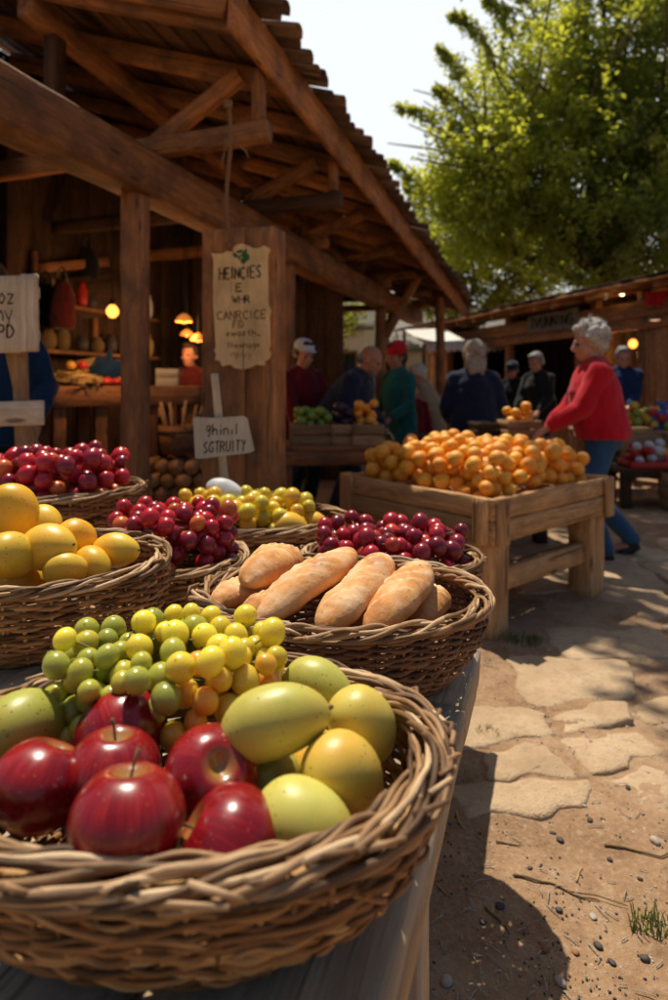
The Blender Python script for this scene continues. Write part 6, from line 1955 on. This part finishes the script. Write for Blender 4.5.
# ------------------------------------------------------------------ trees
def tree(name, label, base, trunk_h, crown, n_leaf, leaf, mat, seed, gaps=.38, trunk_r=.16, sprays=(), lean=(0, 0), group=None, painted_sun=.0):
    """crown: list of (centre, radii); leaves gather in clumps on the outside of each lobe"""
    r = random.Random(seed)
    base = V(base)
    root = empty(name, base, label, 'tree', group)
    mb = MB(); c0 = V(crown[0][0])
    fork = base + V((lean[0], lean[1], trunk_h))
    pts = [base + V((0, 0, -.1)), base.lerp(fork, .35) + V((.06, .03, 0)), base.lerp(fork, .7) + V((-.04, .05, 0)), fork]
    tube(mb, [p - base for p in pts], [trunk_r * 1.35, trunk_r * 1.05, trunk_r * .92, trunk_r * .85], 12)
    mb.build('trunk', M_BARK, root)
    mb = MB(); tips = []
    def br(a, b, ra, depth):
        m = a.lerp(b, .5) + V((r.uniform(-1, 1), r.uniform(-1, 1), r.uniform(-.2, .8))) * (b - a).length * .10
        tube(mb, [a - base, a.lerp(m, .5) - base, m - base, m.lerp(b, .5) - base, b - base], [ra, ra * .85, ra * .7, ra * .5, ra * .3], 6)
        if depth:
            for _ in range(3):
                t = r.uniform(.35, .9); p = m.lerp(b, t)
                L_ = (b - a).length * r.uniform(.35, .6)
                d = ((b - a).normalized() + V((r.uniform(-1, 1), r.uniform(-1, 1), r.uniform(-.5, .8)))).normalized()
                br(p, p + d * L_, ra * .4, depth - 1)
        else: tips.append(b)
    for (c, rad) in crown:
        c = V(c)
        for _ in range(3):
            t = c + V((r.uniform(-.6, .6) * rad[0], r.uniform(-.6, .6) * rad[1], r.uniform(-.3, .6) * rad[2]))
            br(fork, t, trunk_r * .45, 1)
    for (a, b) in sprays: br(V(a), V(b), .02, 0)
    mb.build('branches', M_BARK, root)
    mb = MB()
    vs = []; fs = []; ti = []
    def lf(p, d, up, L_, t):
        s = d.cross(up)
        if s.length < 1e-3: s = V((1, 0, 0))
        s.normalize(); n = s.cross(d)
        w_ = L_ * .30; b = len(vs)
        vs.extend([tuple(p), tuple(p + d * L_ * .45 + s * w_ + n * L_ * .06), tuple(p + d * L_ - n * L_ * .10), tuple(p + d * L_ * .45 - s * w_ + n * L_ * .06)])
        fs.append((b, b + 1, b + 2, b + 3)); ti.extend([t] * 4)
    vol = [(V(c), rad, rad[0] * rad[1] * rad[2]) for c, rad in crown]; tot = sum(v[2] ** .67 for v in vol)
    per = 26
    for c, rad, v in vol:
        ncl = int(n_leaf * (v ** .67 / tot) / per); made = 0; guard = 0
        while made < ncl and guard < ncl * 8:
            guard += 1
            a = r.uniform(0, 2 * PI); z = r.uniform(-1, 1); q = r.random() ** .38
            e = math.sqrt(1 - z * z); dirn = V((e * math.cos(a), e * math.sin(a), z))
            bump = 1 + .22 * noise.noise(dirn * 2.3 + V((seed, 0, 0))) + .12 * noise.noise(dirn * 5.5 + V((0, seed, 0)))
            p = c + V((dirn.x * rad[0], dirn.y * rad[1], dirn.z * rad[2])) * (q * bump)
            g = noise.noise(p * .75 + V((seed * 3, 0, 0))) + .5 * noise.noise(p * 1.9 + V((0, seed, 0)))
            if g < -gaps and q > .35: continue
            if g < -.15 and r.random() < .5: continue
            made += 1
            tw = (dirn + V((r.uniform(-.7, .7), r.uniform(-.7, .7), r.uniform(-.5, .5)))).normalized()
            Lt = leaf * r.uniform(2.5, 5.0)
            tone = min(1, max(0, .36 + .55 * g + r.uniform(-.15, .15) + (painted_sun * max(0, min(1, (crown[0][0][0] - p.x) / 3.0 + .25)))))  # sunlight painted into the leaf tint, stronger towards the crown's left
            for k in range(per):
                t = r.random(); b_ = p + tw * (Lt * t) + V((r.uniform(-1, 1), r.uniform(-1, 1), r.uniform(-1, 1))) * leaf * 1.1
                d = (tw * .6 + V((r.uniform(-1, 1), r.uniform(-1, 1), r.uniform(-1.1, .5)))).normalized()
                lf(b_, d, V((r.uniform(-.6, .6), r.uniform(-.6, .6), 1)), leaf * r.uniform(.65, 1.25), min(1, max(0, tone + r.uniform(-.2, .2))))
    for (a, b) in sprays:
        a = V(a); b = V(b)
        for k in range(230):
            t = r.random() ** .8; p = a.lerp(b, t) + V((0, 0, math.sin(t * PI) * .10 * (b - a).length)) + V((r.uniform(-1, 1), r.uniform(-1, 1), r.uniform(-1, 1))) * (.30 * (1.1 - t))
            d = ((b - a).normalized() * .5 + V((r.uniform(-1, 1), r.uniform(-1, 1), r.uniform(-.8, .8)))).normalized()
            for q in range(3): lf(p + V((r.uniform(-1, 1), r.uniform(-1, 1), r.uniform(-1, 1))) * leaf * .6, d, V((r.uniform(-.6, .6), r.uniform(-.6, .6), 1)), leaf * r.uniform(.6, 1.1), r.random())
    mb.v = [(p[0] - base.x, p[1] - base.y, p[2] - base.z) for p in vs]; mb.f = fs; mb.g = mb.v; mb.t = ti
    mb.build('crown', mat, root, smooth=False)
    return root
def TP(px, py, Y): return tuple(at(px, py, Y))
sp = [(TP(470, 150, 15), TP(398, 108, 14.6)), (TP(480, 110, 15), TP(438, 50, 14.6)), (TP(500, 60, 15), TP(452, 16, 14.8)), (TP(440, 220, 15), TP(392, 165, 14.8)), (TP(540, 20, 15), TP(500, -20, 15)), (TP(470, 130, 15), TP(436, 90, 15.3)), (TP(520, 40, 15), TP(486, 0, 15)), (TP(600, 0, 15), TP(585, -40, 15))]
tree('broadleaf_tree', 'big leafy green tree towering over the stall on the right', (7.6, 16.5, 0), 3.6,
     [(TP(590, 165, 15.5), (2.4, 2.2, 2.1)), (TP(655, 90, 15.5), (2.5, 2.2, 2.3)), (TP(505, 185, 15), (1.7, 1.6, 1.5)), (TP(625, 240, 14.5), (2.2, 1.8, 1.1)), (TP(545, 95, 15.5), (1.7, 1.5, 1.6)), (TP(720, 180, 15.5), (2.4, 2.2, 2.8)), (TP(600, 30, 16), (1.6, 1.4, 1.6)), (TP(455, 222, 15.2), (1.15, 1.1, 1.0)), (TP(478, 158, 15.3), (1.1, 1.0, .9))],
     92000, .150, M_LEAF, 5, sprays=sp, lean=(-.5, -.4), trunk_r=.26, painted_sun=.7)
tree('broadleaf_tree', 'sunlit yellow-green tree behind the gap between shed and stall', (4.6, 22, 0), 3.0, [(TP(448, 235, 21), (1.9, 1.6, 1.7)), (TP(430, 285, 21), (1.6, 1.4, 1.1)), (TP(500, 270, 21), (1.9, 1.4, 1.3)), (TP(560, 240, 22), (2.0, 1.5, 1.6))], 26000, .16, M_LEAF_Y, 9, sprays=[(TP(430, 240, 21), TP(405, 185, 21))], trunk_r=.2, painted_sun=.3)
tree('broadleaf_tree', 'small green tree seen through the open end of the shed', (-.4, 17, 0), 2.0, [(TP(322, 325, 16.5), (.65, .6, .75)), (TP(338, 312, 17), (.6, .5, .5))], 4200, .10, M_LEAF_Y, 12, trunk_r=.08)
tree('broadleaf_tree', 'tall unseen tree added behind the shed, its crown shading the market ground', (-1.3, 11.7, 0), 8.7, [((2.25, 8.0, 8.1), (1.3, 1.3, .95)), ((3.4, 8.9, 8.7), (1.4, 1.3, .9)), ((.95, 5.75, 8.1), (.55, .45, .4))], 15000, .15, M_LEAF, 21, trunk_r=.2)  # added out of view so its crown lobes shade the ground
